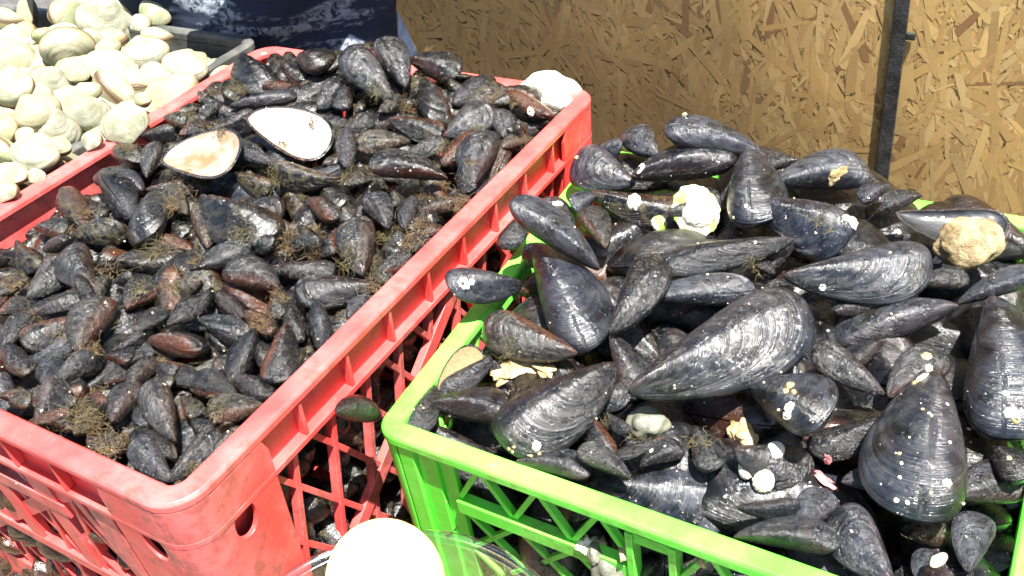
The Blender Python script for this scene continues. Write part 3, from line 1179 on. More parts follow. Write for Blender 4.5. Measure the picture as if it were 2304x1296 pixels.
HALF_ROOTS = [t_ for t_ in THINGS if t_['kind'] == 'half']
# ------------------------------------------------------------------ fill of mussels under the top layer
def fill_mussel(x, y, z, L, typ, reg, big, tiltmax=35):
    a = RND.uniform(0, 2 * math.pi); ti = math.radians(RND.gauss(0, tiltmax * .5))
    if reg == 'r': x = clampf(x, -.382 + max(.018, abs(math.cos(a)) * L * .5 + .008), -.018 - max(.018, abs(math.cos(a)) * L * .5 + .008)); y = clampf(y, .020 + max(.018, abs(math.sin(a)) * L * .5 + .008), .500 - max(.018, abs(math.sin(a)) * L * .5 + .008))
    X = Vector((math.cos(a) * math.cos(ti), math.sin(a) * math.cos(ti), math.sin(ti)))
    n0 = Vector((RND.gauss(0, .5), RND.gauss(0, .5), 1)); n0 = (n0 - X * n0.dot(X)).normalized()
    R3 = Matrix((X, n0.cross(X), n0)).transposed()
    U = Vector((x, y, z)) - X * L / 2
    br, wo, mu = TYPES[typ]
    col = (RND.random(), clampf(br * RND.uniform(.7, 1.2), 0, 1.3), wo * RND.uniform(.6, 1.1), mu * RND.uniform(.6, 1))
    lib = MVB if big else MV
    f = RND.uniform(.92, 1.12)
    o = shell('mussel', lib[RND.randrange(len(lib))], U, R3, L, L * f, L * f * .95, col)
    pr = project(Vector((x, y, z)))
    ptip = project(U + X * L); pu = project(U)
    THINGS.append(dict(o=o, px=pr[:2], u=pu[:2], t=ptip[:2], typ=typ, reg=reg, big=big, kind='mussel', fill=True, L=L))


for i in range(14):
    for j in range(19):
        x = -.022 - .356 * (i + .5 + RND.uniform(-.35, .35)) / 14; y = .022 + .475 * (j + .5 + RND.uniform(-.35, .35)) / 19
        fill_mussel(x, y, surf_red(x, y) - RND.uniform(.015, .024), RND.uniform(.044, .060), RND.choice('kkkmmmbrrw'), 'r', False)
for i in range(7):
    for j in range(7):
        x = .055 + .30 * (i + .5 + RND.uniform(-.3, .3)) / 7; y = .165 + .29 * (j + .5 + RND.uniform(-.3, .3)) / 7
        fill_mussel(x, y, surf_green(x, y) - RND.uniform(.028, .042), RND.uniform(.085, .115), RND.choice('kkkgwb'), 'g', True, 20)

# ------------------------------------------------------------------ clams
CL = '''
-60 120 150 160 200 0 g
180 -20 205 195 175 1 t
340 130 560 80 230 0 g
500 80 955 250 290 1 c
680 20 960 130 200 0 c
950 30 1165 130 185 0 g
960 230 1160 260 170 0 c
260 340 655 320 260 0 t
-60 330 240 450 235 0 t
-20 250 250 290 120 0 c
820 380 1150 335 170 0 c
205 490 515 640 215 1 c
560 430 945 500 180 0 c
650 480 930 750 240 1 c
1100 400 1400 510 230 0 c
1010 420 1100 710 220 0 c
1270 360 1400 480 130 0 t
-60 590 235 590 270 0 g
510 650 680 580 140 0 g
365 740 765 780 260 1 c
110 840 400 680 190 0 t
195 800 555 920 195 1 c
690 910 1000 770 190 0 c
85 1000 400 1090 250 0 c
-60 800 100 930 200 0 y
555 950 690 950 130 0 c
-60 960 100 1090 170 1 g
-60 1180 195 1190 190 0 g
190 1160 310 1220 95 0 c
110 910 230 920 130 0 c
440 20 660 5 70 0 c
210 250 340 230 95 0 g
640 340 820 300 110 0 t
430 470 610 520 130 0 t
940 640 1000 700 110 0 g
250 560 330 700 120 0 t
900 120 1000 200 120 0 c
540 220 700 300 110 0 t
-20 1290 120 1300 130 0 c
330 950 480 1020 120 0 t
'''
CT = {'c': (.1, .15), 'g': (.15, .8), 't': (.65, .25), 'y': (.5, 1.0)}


def clam(U, R3, L, W_, T_, ty, opening=0):
    a, g_ = CT[ty]
    o = shell('clam', CV[RND.randrange(5)], U, R3, L, W_, T_, (RND.random(), clampf(a * RND.uniform(.5, 1.3), 0, 1), clampf(g_ * RND.uniform(.6, 1.1), 0, 1), 1))
    return o


for ln in CL.strip().splitlines():
    q = ln.split(); v = [float(t_) / 3 for t_ in q[:5]]; seam = int(q[5])
    U = on_surface(v[0], v[1], 'c', .004 * (seam + RND.random())); dep = project(U)[2]; Wd = v[4] * dep / F * 1.06
    T1 = on_surface(v[2], v[3], 'c', .004); L0 = (T1 - U).length
    L = clampf(L0, 1.05 * Wd, 1.3 * Wd)
    if abs(L - L0) > 1e-6: T1 = second_end(U, v[2], v[3], L, 'c', 0)
    L = (T1 - U).length
    roll = RND.gauss(0, 20) if not seam else RND.choice((-58, 62))
    R3 = frame(U, T1, RND.choice((-1, 1)), roll)
    Wd = max(Wd, .84 * L)
    o = clam(U, R3, L, Wd / .86, Wd / .86 * RND.uniform(.95, 1.15), q[6])
    THINGS.append(dict(o=o, px=((v[0] + v[2]) / 2, (v[1] + v[3]) / 2), u=(v[0], v[1]), t=(v[2], v[3]), typ=q[6], reg='c', big=False, kind='clam', fill=False, L=L))
for i in range(10):
    for j in range(13):
        x = -.432 - .50 * (i + .5 + RND.uniform(-.3, .3)) / 10; y = -.02 + .54 * (j + .5 + RND.uniform(-.3, .3)) / 13
        L = RND.uniform(.055, .07); a = RND.uniform(0, 6.28); X = Vector((math.cos(a), math.sin(a), RND.gauss(0, .25))).normalized()
        n0 = Vector((RND.gauss(0, .35), RND.gauss(0, .35), 1)); n0 = (n0 - X * n0.dot(X)).normalized()
        U = Vector((x, y, surf_clam(x, y) - RND.uniform(.020, .034))) - X * L / 2
        ty = RND.choice('ccgtt')
        o = clam(U, Matrix((X, n0.cross(X), n0)).transposed(), L, L, L, ty)
        THINGS.append(dict(o=o, px=project(U + X * L / 2)[:2], u=project(U)[:2], t=project(U + X * L)[:2], typ=ty, reg='c', big=False, kind='clam', fill=True, L=L))

# ------------------------------------------------------------------ deep mass of shells (hundreds, only glimpsed through the lattice)
def mass(name, x0, x1, y0, y1, z0, z1, n, Lr, label, cat, mat, seed, shellonly):
    r = random.Random(seed)
    src = valve_mesh('mussel', 60, 1, 14, 10, outer=mat), valve_mesh('mussel', 60, -1, 14, 10, outer=mat)
    V = []; Fc = []; RG = []
    for me in src:
        pass
    sv = [[v.co.copy() for v in me.vertices] for me in src]; sf = [[list(p.vertices) for p in me.polygons] for me in src]
    rg = [[d.value for d in me.attributes['ring'].data] for me in src]
    for k in range(n):
        e = r.random()
        x, y = r.uniform(x0, x1), r.uniform(y0, y1)
        if e < shellonly:
            if r.random() < .5: x = x1 - abs(r.gauss(0, .006)) if r.random() < .75 else x0 + .01
            else: y = y0 + abs(r.gauss(0, .006)) if r.random() < .75 else y1 - .01
        z = r.uniform(z0, z1)
        L = r.uniform(*Lr)
        X = Vector((r.gauss(0, 1), r.gauss(0, 1), r.gauss(0, .7))).normalized()
        nn = Vector((r.gauss(0, 1), r.gauss(0, 1), r.gauss(0, 1))); nn = (nn - X * nn.dot(X)).normalized()
        R3 = Matrix((X, nn.cross(X), nn)).transposed()
        ex = max(abs(X.x) * L * .5, .014); ey = max(abs(X.y) * L * .5, .014)
        x = clampf(x, x0 + ex - .004, x1 - ex + .004); y = clampf(y, y0 + ey - .004, y1 - ey + .004)
        U = Vector((x, y, z)) - X * L / 2
        for a in range(2):
            b0 = len(V)
            V += [tuple(U + R3 @ (v * L)) for v in sv[a]]
            Fc += [[b0 + i for i in f] for f in sf[a]]; RG += rg[a]
    me = bpy.data.meshes.new(name); me.from_pydata(V, [], Fc)
    at = me.attributes.new('ring', 'FLOAT', 'POINT'); at.data.foreach_set('value', RG)
    me.materials.append(mat); me.polygons.foreach_set('use_smooth', [True] * len(Fc))
    o = bpy.data.objects.new(name, me); COL.objects.link(o)
    tag(o, label, cat, None, 'stuff')
    return o


m2 = MUSSEL.copy(); m2.name = 'deep_shells'
# this mass is one object metres-scaled, so the texture scale is raised to shell size
for nd in m2.node_tree.nodes:
    if nd.type == 'TEX_NOISE' and nd.noise_dimensions == '3D': nd.inputs['Scale'].default_value *= 18
    if nd.type == 'TEX_VORONOI': nd.inputs['Scale'].default_value *= 18
    if nd.type == 'BUMP': nd.inputs['Distance'].default_value *= .5
o = mass('mussel_heap', -.380, -.020, .020, .495, TZ + .02, RZ - .042, 760, (.04, .055), 'deep mass of small dark mussels seen through the red lattice', 'mussels', m2, 5, .72)
o.color = (.3, .6, .2, .6)
o = mass('mussel_heap', .048, .372, .136, .462, TZ + .02, GZ - .045, 230, (.06, .085), 'deep mass of large black mussels seen through the green lattice', 'mussels', m2, 6, .7)
o.color = (.6, .2, .4, .4)

c2m = CLAM.copy(); c2m.name = 'deep_clams'
for nd in c2m.node_tree.nodes:
    if nd.type == 'TEX_NOISE' and nd.noise_dimensions == '3D': nd.inputs['Scale'].default_value *= 15
# shells lying over the open half shells are taken off them
for _ in range(3):
    bpy.context.view_layer.update(); dg = bpy.context.evaluated_depsgraph_get(); bad = set()
    for h_ in HALF_ROOTS[:3]:
        me = h_['o'].children[0]; mw = me.matrix_world
        for v in list(me.data.vertices)[::9]:
            if abs(v.co.z) > .06: continue
            p_ = mw @ v.co; d = (p_ - CAM)
            ok, loc, nor, idx, ob, _m = S.ray_cast(dg, CAM, d.normalized(), distance=d.length - .002)
            if ok and ob.parent and ob.parent.name.startswith('mussel'): bad.add(ob.parent.name)
    if not bad: break
    for nm_ in bad:
        t_ = next(q for q in THINGS if q['o'].name == nm_); THINGS.remove(t_)
        for ch in list(t_['o'].children): bpy.data.objects.remove(ch)
        bpy.data.objects.remove(t_['o'])
# ------------------------------------------------------------------ visibility: drop what the picture shows nothing of
bpy.context.view_layer.update()
dg = bpy.context.evaluated_depsgraph_get()
vis = {}
NX, NY = 384, 216
for iy in range(NY):
    for ix in range(NX):
        d = ray((ix + .5) * 2304 / NX, (iy + .5) * 1296 / NY).normalized()
        ok, loc, nor, idx, ob, mw = S.ray_cast(dg, CAM, d, distance=20)
        if ok:
            rt = ob
            while rt.parent: rt = rt.parent
            vis[rt.name] = vis.get(rt.name, 0) + 1
for T_ in THINGS: T_['vis'] = vis.get(T_['o'].name, 0)
mus = sorted([t_ for t_ in THINGS if t_['kind'] == 'mussel'], key=lambda t_: -t_['vis'])
drop = [t_ for i, t_ in enumerate(mus) if i >= 296 or t_['vis'] < 2]
drop += [t_ for t_ in THINGS if t_['kind'] == 'clam' and t_['vis'] < 2]


def sink(lst, name, label, cat, mat, colr):
    """shells that show as slivers only become the loose under-layer of the heap"""
    V = []; Fc = []; RG = []
    for t_ in lst:
        for ch in t_['o'].children:
            mw = ch.matrix_world; b0 = len(V)
            V += [tuple(mw @ v.co) for v in ch.data.vertices]
            Fc += [[b0 + i for i in p_.vertices] for p_ in ch.data.polygons]
            RG += [d_.value for d_ in ch.data.attributes['ring'].data]
    me = bpy.data.meshes.new(name); me.from_pydata(V, [], Fc)
    at = me.attributes.new('ring', 'FLOAT', 'POINT'); at.data.foreach_set('value', RG)
    me.materials.append(mat); me.polygons.foreach_set('use_smooth', [True] * len(Fc))
    o = bpy.data.objects.new(name, me); COL.objects.link(o); o.color = colr
    tag(o, label, cat, None, 'stuff')


sink([t_ for t_ in drop if t_['reg'] == 'r'], 'mussel_underlayer', 'half hidden small dark mussels between the top ones in the red crate', 'mussels', m2, (.3, .6, .2, .6))
sink([t_ for t_ in drop if t_['reg'] == 'g'], 'mussel_underlayer', 'half hidden black mussels between the top ones in the green crate', 'mussels', m2, (.6, .2, .4, .4))
sink([t_ for t_ in drop if t_['reg'] == 'c'], 'clam_underlayer', 'half hidden pale clams between the top ones in the black tub', 'clams', c2m, (.3, .3, .4, 1))
for t_ in drop:
    for ch in list(t_['o'].children): bpy.data.objects.remove(ch)
    bpy.data.objects.remove(t_['o'])
ids = set(id(t_) for t_ in drop)
THINGS = [t_ for t_ in THINGS if id(t_) not in ids]
print('visible things', len(THINGS), {k: sum(1 for t_ in THINGS if t_['kind'] == k) for k in ('mussel', 'clam', 'half')})

# ------------------------------------------------------------------ small growths on the large mussels
bpy.context.view_layer.update()
dg = bpy.context.evaluated_depsgraph_get()


def cast(px, py):
    d = ray(px, py).normalized()
    ok, loc, nor, idx, ob, mw = S.ray_cast(dg, CAM, d, distance=20)
    if not ok: return None
    rt = ob
    while rt.parent: rt = rt.parent
    return loc, nor, rt


def blob(verts_r, flat, seed, rough, n=14, m=8, cone=0):
    b = MB(); rings = []
    ph0 = seed * .7
    if cone:
        prof = [(1.0, -.15), (.95, .05), (.80, .35), (.62, .70), (.50, .85), (.40, .84), (.33, .60), (.25, .35), (.02, .30)]
    else:
        prof = [(math.cos(i / m * math.pi / 2), math.sin(i / m * math.pi / 2)) for i in range(m + 1)]
    for rr, zz in prof:
        rg_ = []
        for k in range(n):
            a = 2 * math.pi * k / n
            rid = 1 + (.07 if cone else .035) * math.cos(a * (7 if cone else 13) + ph0)
            q = 1 + rough * noise.noise(Vector((math.cos(a) * 1.3 + seed, math.sin(a) * 1.3, zz * 1.5))) + .06 * noise.noise(Vector((math.cos(a) * 5 + seed, math.sin(a) * 5, zz * 6)))
            rg_.append(Vector((math.cos(a) * rr * rid * q, math.sin(a) * rr * rid * q, zz * flat * q)) * verts_r)
        rings.append(rg_)
    b.loft(rings, True, True)
    return b


def growth(px, py, dpx, mat, name, seed, flat=.6, rough=.35, cone=0, label=None):
    h = cast(px, py)
    if not h: return
    loc, nor, rt = h
    if not rt.name.startswith(('mussel', 'half_shell', 'crate', 'clam')) or rt.name.startswith('mussel_heap'): return
    rad = dpx / 2 * project(loc)[2] / F
    b = blob(rad, flat, seed, rough, n=40 if dpx > 30 else 22, m=14 if dpx > 30 else 9, cone=cone)
    o = b.build(name, mat, None, 0, True)
    q = ((nor + (CAM - loc).normalized() * 1.2 + Vector((0, 0, .3))).normalized() if dpx > 34 and name == 'limpet' else nor).to_track_quat('Z', 'Y')
    mw = Matrix.Translation(loc - nor * rad * .12) @ q.to_matrix().to_4x4() @ Matrix.Rotation(seed * 1.7, 4, 'Z') @ Matrix.Diagonal((1, .85, 1, 1))
    o.parent = rt
    o.matrix_parent_inverse = rt.matrix_world.inverted()
    o.matrix_world = mw
    if label: o['label'] = label


GR = [(1425, 455, 40, BARN, 'barnacle', .5), (1578, 478, 84, BARN, 'limpet', .55), (1483, 502, 44, LIMPG, 'limpet', .4),
      (1884, 398, 44, TANSH, 'crust', .15), (1440, 378, 28, BARN, 'pale_patch', .1), (1920, 500, 34, BARN, 'barnacle', .6), (1905, 490, 22, BARN, 'barnacle', .6),
      (2020, 525, 22, BARN, 'barnacle', .7), (2040, 535, 24, BARN, 'barnacle', .6), (1207, 1005, 27, BARN, 'barnacle', .6),
      (1145, 1010, 10, TANSH, 'barnacle', .6), (1153, 1017, 10, TANSH, 'barnacle', .6), (1194, 1026, 10, TANSH, 'barnacle', .6), (1214, 1022, 11, TANSH, 'barnacle', .6), (1156, 1006, 9, TANSH, 'barnacle', .6),
      (1775, 918, 32, BARN, 'barnacle', .6), (1770, 937, 26, BARN, 'barnacle', .6), (1778, 868, 26, TANSH, 'barnacle', .8), (1768, 880, 18, TANSH, 'barnacle', .8), (1786, 882, 16, TANSH, 'barnacle', .8),
      (1746, 1010, 46, BARN, 'limpet', .45), (1677, 1057, 48, BARN, 'limpet', .6), (1717, 1085, 58, BARN, 'limpet', .6), (1856, 1078, 66, PINKC, 'crust', .2), (1862, 1034, 24, PINKC, 'crust', .3),
      (2277, 930, 36, BARN, 'barnacle', .5), (2285, 945, 24, TANSH, 'barnacle', .6), (2262, 885, 18, BARN, 'barnacle', .5), (2132, 1087, 24, BARN, 'barnacle', .5), (2016, 1126, 15, BARN, 'barnacle', .5), (2041, 1131, 13, BARN, 'barnacle', .5),
      (2023, 1020, 12, TANSH, 'barnacle', .4), (2028, 1042, 9, BARN, 'barnacle', .4), (2095, 1108, 10, TANSH, 'barnacle', .4), (2024, 1074, 10, BARN, 'barnacle', .4), (2096, 935, 9, TANSH, 'barnacle', .4), (2138, 995, 9, BARN, 'barnacle', .4), (2184, 995, 8, TANSH, 'barnacle', .4), (2180, 965, 13, BARN, 'barnacle', .4), (2132, 909, 9, BARN, 'barnacle', .4), (2076, 920, 10, TANSH, 'barnacle', .4),
      (1042, 638, 34, BARN, 'barnacle', .25), (1060, 634, 18, BARN, 'barnacle', .25), (1475, 292, 20, BARN, 'barnacle', .8), (1528, 250, 26, BARN, 'barnacle', 1.0), (1540, 258, 14, TANSH, 'barnacle', .9),
      (2110, 585, 26, BARN, 'barnacle', .5), (2128, 598, 20, BARN, 'barnacle', .5), (1256, 458, 26, BARN, 'barnacle', .4), (1297, 355, 14, TANSH, 'barnacle', .8), (2085, 800, 30, TANSH, 'barnacle', .5), (2072, 850, 40, BARN, 'barnacle', .4), (2060, 860, 26, TANSH, 'barnacle', .4), (2090, 830, 22, BARN, 'barnacle', .4),
      (2300, 925, 12, BARN, 'barnacle', .5), (2270, 1030, 16, TANSH, 'barnacle', .6), (2102, 493, 12, BARN, 'barnacle', .5), (2120, 492, 12, BARN, 'barnacle', .5), (1465, 1013, 12, BARN, 'barnacle', .4),
      (1850, 645, 20, BARN, 'barnacle', .2), (1700, 545, 8, BARN, 'barnacle', .4), (1678, 463, 9, BARN, 'barnacle', .4), (1640, 480, 8, BARN, 'barnacle', .4), (1650, 490, 8, BARN, 'barnacle', .4), (1692, 475, 7, BARN, 'barnacle', .4)]
GR += [] and [(1818, 604, 92, simple('eroded_patch', (.085, .08, .088), .4, .4, (.04, .04, .045), 60), 'pale_patch', .05), (1958, 590, 84, simple('tan_patch', (.055, .038, .022), .4, .4, (.03, .025, .022), 60), 'pale_patch', .05)]
GR += [(203, 145, 18, BARN, 'barnacle', .3), (430, 380, 14, BARN, 'barnacle', .3), (1192, 252, 24, BARN, 'barnacle', .3)]
for k, (x, y, dd, mt, nm, fl) in enumerate(GR):
    growth(x, y, dd, mt, nm, k + 1, fl, (.05 if nm == 'limpet' else .16) if nm != 'crust' else .7, 1 if nm == 'barnacle' and dd > 11 else 0, None)
growth(1566, 474, 122, LIMPG, 'limpet', 77, .10, .06)


# loose things lying on the heaps
def lump(name, px, py, wpx, hpx, mat, label, cat, seed, reg, flat=.5, rough=.5, ang=0, lift=0.0):
    h = cast(px, py)
    p = h[0] if h else on_surface(px, py, reg)
    p = p - ray(px, py).normalized() * lift
    s_ = project(p)[2] / F
    r = random.Random(seed); b = MB(); rings = []
    n, m = 40, 22
    for i in range(m + 1):
        ph = -math.pi / 2 + math.pi * i / m
        rg_ = []
        for k in range(n):
            a = 2 * math.pi * k / n
            v = Vector((math.cos(a) * math.cos(ph), math.sin(a) * math.cos(ph), math.sin(ph)))
            v = v * (1 + rough * noise.noise(v * 1.6 + Vector((seed, 0, 0))) + rough * .25 * noise.noise(v * 4 + Vector((seed, 3, 0))) + rough * .07 * noise.noise(v * 9 + Vector((seed, 5, 0))))
            rg_.append(Vector((v.x * wpx / 2 * s_, v.y * hpx / 2 * s_ * 1.15, v.z * flat * min(wpx, hpx) * s_)))
        rings.append(rg_)
    b.loft(rings, True, True)
    o = b.build(name, mat, None, 0, True)
    toc = (CAM - p).normalized(); n0 = (toc * .6 + Vector((0, 0, 1)) * .4).normalized()
    X = c2w(Vector((math.cos(math.radians(ang)), -math.sin(math.radians(ang)), 0))); X = (X - n0 * X.dot(n0)).normalized()
    R3 = Matrix((X, n0.cross(X), n0)).transposed()
    o.matrix_world = Matrix.Translation(p) @ R3.to_4x4()
    tag(o, label, cat)
    return o


lump('shell_cluster', 1240, 203, 128, 78, BARN, 'chalky white lump of broken shell on the far right rim of the red crate', 'shell', 5, 'r', .26, .22, -15, .004)
lump('oyster_shell', 2182, 545, 148, 104, simple('oyster', (.12, .085, .035), .6, .4, (.30, .23, .13), 90, .9, 220, bdist=.003), 'rough tan brown oyster like shell inside the gaping dark half shell', 'shell', 9, 'g', .33, .22, 10, .022)
lump('pebble', 1458, 952, 92, 62, STONE, 'smooth grey green pebble between large mussels in the green crate', 'pebble', 2, 'g', .4, .25, 0, .004)
lump('shell_fragment', 1675, 975, 58, 62, TANSH, 'pale tan angular shell fragment below the largest mussel', 'shell fragment', 12, 'g', .2, .8, 20, .002)
lump('shell_fragment', 1160, 832, 95, 44, TANSH, 'long flaky tan shell fragment near the left of the green crate', 'shell fragment', 14, 'g', .2, 1.0, 25, .003)
lump('shell_fragment', 1085, 862, 110, 40, TANSH, 'wide mottled tan shell fragment beside the yellow green half shell', 'shell fragment', 15, 'g', .2, 1.0, 20, .002)
lump('shell_fragment', 1229, 832, 30, 42, TANSH, 'small pointed orange tan shell fragment near the long flaky one', 'shell fragment', 16, 'g', .3, .7, 70, .003)
lump('shell_fragment', 1320, 1228, 42, 30, BARN, 'pink white shell chip stuck in the handle of the green crate', 'shell fragment', 17, 'g', .3, .7, 70, .0)
lump('shell_fragment', 1404, 1238, 20, 44, TANSH, 'small ribbed tan shell chip standing in the handle of the green crate', 'shell fragment', 18, 'g', .4, .4, -10, .0)
lump('shell_fragment', 1347, 1218, 30, 22, BARN, 'tiny white shell chip above the pink one in the green handle', 'shell fragment', 21, 'g', .4, .6, 10, .0)
lump('shell_fragment', 1577, 1262, 20, 28, TANSH, 'tiny tan grain of shell under the green rim', 'shell fragment', 22, 'g', .4, .6, 10, .0)
lump('pebble', 1337, 1245, 30, 46, STONE, 'small grey oval pebble in the handle of the green crate', 'pebble', 23, 'g', .4, .2, 0, .0)
lump('pebble', 1375, 1275, 90, 60, STONE, 'large flat grey pebble at the bottom of the green handle', 'pebble', 24, 'g', .4, .3, 0, -.004)


# ------------------------------------------------------------------ byssus and algae tufts
def tuft(px, py, rpx, n, mat, label, reg, seed, lift=.002):
    h = cast(px, py)
    if not h: return
    p0, nor, _ = h
    r = random.Random(seed)
    rad = rpx * project(p0)[2] / F
    b = MB()
    for k in range(n):
        p = Vector((r.gauss(0, .5), r.gauss(0, .5), r.uniform(-.12, .08))) * rad
        d = Vector((r.gauss(0, 1), r.gauss(0, 1), r.gauss(0, .2))).normalized()
        pts = []
        m_ = r.randint(6, 12); st_ = rad * r.uniform(.10, .2)
        for i in range(m_):
            pts.append(p.copy()); d = (d + Vector((r.gauss(0, .45), r.gauss(0, .45), r.gauss(0, .25)))).normalized()
            p = p + d * st_
            if p.z < -.1 * rad: d.z = abs(d.z)
        b.tube(pts, r.uniform(.00010, .00024), 4)
    o = b.build('byssus_tuft', mat, None, 0, True, False)
    q = (nor * .6 + Vector((0, 0, .4))).normalized().to_track_quat('Z', 'Y')
    o.matrix_world = Matrix.Translation(p0 + nor * lift) @ q.to_matrix().to_4x4()
    o['spot'] = (px, py)
    del o['spot']
    TUFTS.append((o, px, py, label))
    return o


TUFTS = []
TF = [(2, 510, 560, 60), (2, 430, 720, 70), (2, 700, 1000, 50), (2, 930, 880, 50), (2, 590, 350, 28), (2, 880, 1110, 40), (2, 60, 1180, 60), (2, 1240, 950, 60), (2, 640, 1230, 80), (2, 250, 600, 60), (2, 1180, 700, 30),
      (4, 1180, 90, 110), (4, 1060, 420, 120), (4, 2150, 260, 100), (4, 730, 540, 80), (4, 1180, 640, 90), (4, 250, 840, 70), (4, 560, 150, 60), (4, 1640, 300, 80), (4, 1780, 890, 90), (4, 1950, 350, 90), (4, 1380, 1130, 60), (4, 1100, 1120, 50), (4, 1340, 470, 50), (4, 780, 880, 50), (4, 480, 280, 50), (4, 1880, 720, 60), (4, 940, 670, 60), (4, 430, 960, 60), (4, 90, 630, 60), (4, 1460, 660, 50), (4, 620, 1060, 60), (4, 2120, 420, 80),
      (7, 590, 200, 140), (7, 640, 290, 110), (7, 860, 380, 60), (7, 1480, 160, 70), (7, 700, 440, 90), (7, 1300, 560, 50), (7, 1250, 230, 60),
      (5, 200, 500, 90), (5, 480, 350, 110), (5, 330, 290, 90), (5, 780, 70, 90), (5, 560, 40, 60), (5, 60, 440, 90), (5, 540, 230, 60), (5, 190, 640, 60),
      (1, 1260, 790, 60), (1, 1500, 900, 60), (1, 1380, 850, 50), (1, 1590, 600, 60), (1, 860, 1010, 60), (1, 1290, 1210, 120), (1, 1860, 1200, 70), (1, 2120, 830, 50), (1, 1450, 630, 50), (1, 1900, 980, 40)]
for k, (ti, x, y, rr) in enumerate(TF):
    X_, Y_ = tp_(ti, x, y)
    tuft(X_, Y_, rr / 3, 26 + int(rr / 3), FIBRE if k % 3 else FIBREG, None, 'r', 100 + k)
for k, (x, y, rr) in enumerate([(1690, 590, 26), (1450, 990, 26), (1470, 740, 34), (1150, 790, 26), (1580, 1000, 22), (1850, 500, 26), (2060, 1190, 30), (1370, 950, 14)]):
    tuft(x, y, rr, 30, FIBREG, None, 'g', 300 + k)

# grit sprinkled on the heaps
r = random.Random(11); b = MB()
for k in range(240):
    if r.random() < .45: x, y = r.uniform(900, 2300), r.uniform(350, 1290)
    else: x, y = r.uniform(0, 1250), r.uniform(120, 1150)
    h = cast(x, y)
    if not h or h[2].name.startswith(('board', 'table', 'ground', 'tub', 'clam', 'strap')): continue
    if h[2].name.startswith('crate') and r.random() < .85: continue
    s_ = r.choice((.0003, .0004, .0005, .0007)) * (1.25 if x > 1250 else 1)
    c = h[0]; q = Matrix.Rotation(r.uniform(0, 6), 3, 'Z') @ Matrix.Rotation(r.uniform(0, 6), 3, 'X')
    pp = [Vector((i_, j_, k_)) * s_ * r.uniform(.5, 1.2) for k_ in (-1, 1) for (i_, j_) in ((-1, -1), (1, -1), (1, 1), (-1, 1))]
    b.hexa([c + q @ v for v in pp])
tag(b.build('shell_grit', SAND, None, .0, True), 'pale sand and shell grit scattered over the wet mussels', 'grit', None, 'stuff')

# ------------------------------------------------------------------ lemon in a clear plastic cup
dl = ray(868, 1314).normalized()
LC = CAM + dl * .50
LEM = simple('lemon_skin', (.82, .78, .30), .45, .5, (.86, .82, .42), 8, .15, 160, bdist=.0006)
b = MB(); rings = []
for i in range(25):
    ph = -math.pi / 2 + math.pi * i / 24
    rings.append([Vector((math.cos(a) * math.cos(ph) * .0290, math.sin(a) * math.cos(ph) * .0290, math.sin(ph) * .034)) for a in [2 * math.pi * k / 40 for k in range(40)]])
b.loft(rings, True, True)
o = b.build('lemon', LEM, None, 0, True); o.location = LC
tag(o, 'pale yellow lemon shining white in the sun on a clear plastic cup', 'lemon')
m, n, l, p = newmat('clear_plastic')
n.remove(p)
tr = n.new('ShaderNodeBsdfTransparent'); tr.inputs[0].default_value = (.93, .95, .97, 1)
gl = n.new('ShaderNodeBsdfGlossy'); gl.inputs['Roughness'].default_value = .08
fr = n.new('ShaderNodeLayerWeight'); fr.inputs[0].default_value = .5
pw = n.new('ShaderNodeMath'); pw.operation = 'POWER'; pw.inputs[1].default_value = 3; l.new(fr.outputs['Facing'], pw.inputs[0])
ma = n.new('ShaderNodeMath'); ma.operation = 'MULTIPLY_ADD'; ma.inputs[1].default_value = .7; ma.inputs[2].default_value = .12; l.new(pw.outputs[0], ma.inputs[0])
mx = n.new('ShaderNodeMixShader'); l.new(ma.outputs[0], mx.inputs[0]); l.new(tr.outputs[0], mx.inputs[1]); l.new(gl.outputs[0], mx.inputs[2])
l.new(mx.outputs[0], n['Material Output'].inputs[0])
BZ0 = LC.z - .004
BC = hit_z(868, 1560, BZ0)
BR = 440 * project(BC)[2] / F
print('bowl', BC, BR, 'lemon', LC)
rp = [(1.0, .0), (1.02, .001), (1.02, .004), (.985, .0045), (.965, .0), (.95, -.008), (.945, -.010), (.90, -.030), (.89, -.032), (.74, -.062), (.70, -.064), (.001, -.066), (.001, -.064), (.69, -.062), (.73, -.060), (.875, -.032), (.885, -.030), (.93, -.010), (.935, -.008), (.95, .001), (.98, .002)]
NCUP = 96
b.v = []; b.f = []
b.loft([[Vector((rr * BR * math.cos(a), rr * BR * math.sin(a), zz)) for rr, zz in rp] for a in [2 * math.pi * k / NCUP for k in range(NCUP + 1)]])
o = b.build('bowl', m, None, 0, True); o.location = BC
tag(o, 'clear plastic bowl under the lemon in front of the crates', 'bowl')
b = MB(); b.box((BC.x - BR * .75, BC.y - BR * .75, TZ + .001), (BC.x + BR * .75, BC.y + BR * .62, BZ0 - .0665))
o = b.build('foam_box', simple('white_foam', (.72, .72, .70), .7, .3, (.62, .60, .58), 30, .4, 300), None, .003)
tag(o, 'white foam box standing under the clear plastic bowl', 'box')
# squeezed pale rinds and ice-clear slices under the lemon
for k, (dx, dy, dz) in enumerate(((-.001, -.008, -.036),)):
    b2_ = MB(); rings = []
    for i in range(19):
        ph = -math.pi / 2 + math.pi * i / 18
        rings.append([Vector((math.cos(a) * math.cos(ph) * .024, math.sin(a) * math.cos(ph) * .022, math.sin(ph) * .020)) for a in [2 * math.pi * q / 28 for q in range(28)]])
    b2_.loft(rings, True, True)
    o = b2_.build('lemon', LEM, None, 0, True); o.location = LC + Vector((dx, dy - .006, dz)); o.location.z = BZ0 - .041
    tag(o, ['pale lemon inside the clear bowl directly beneath the top lemon', 'pale lemon inside the clear bowl to the right of the top lemon', 'pale lemon inside the clear bowl to the left of the top lemon'][k], 'lemon')


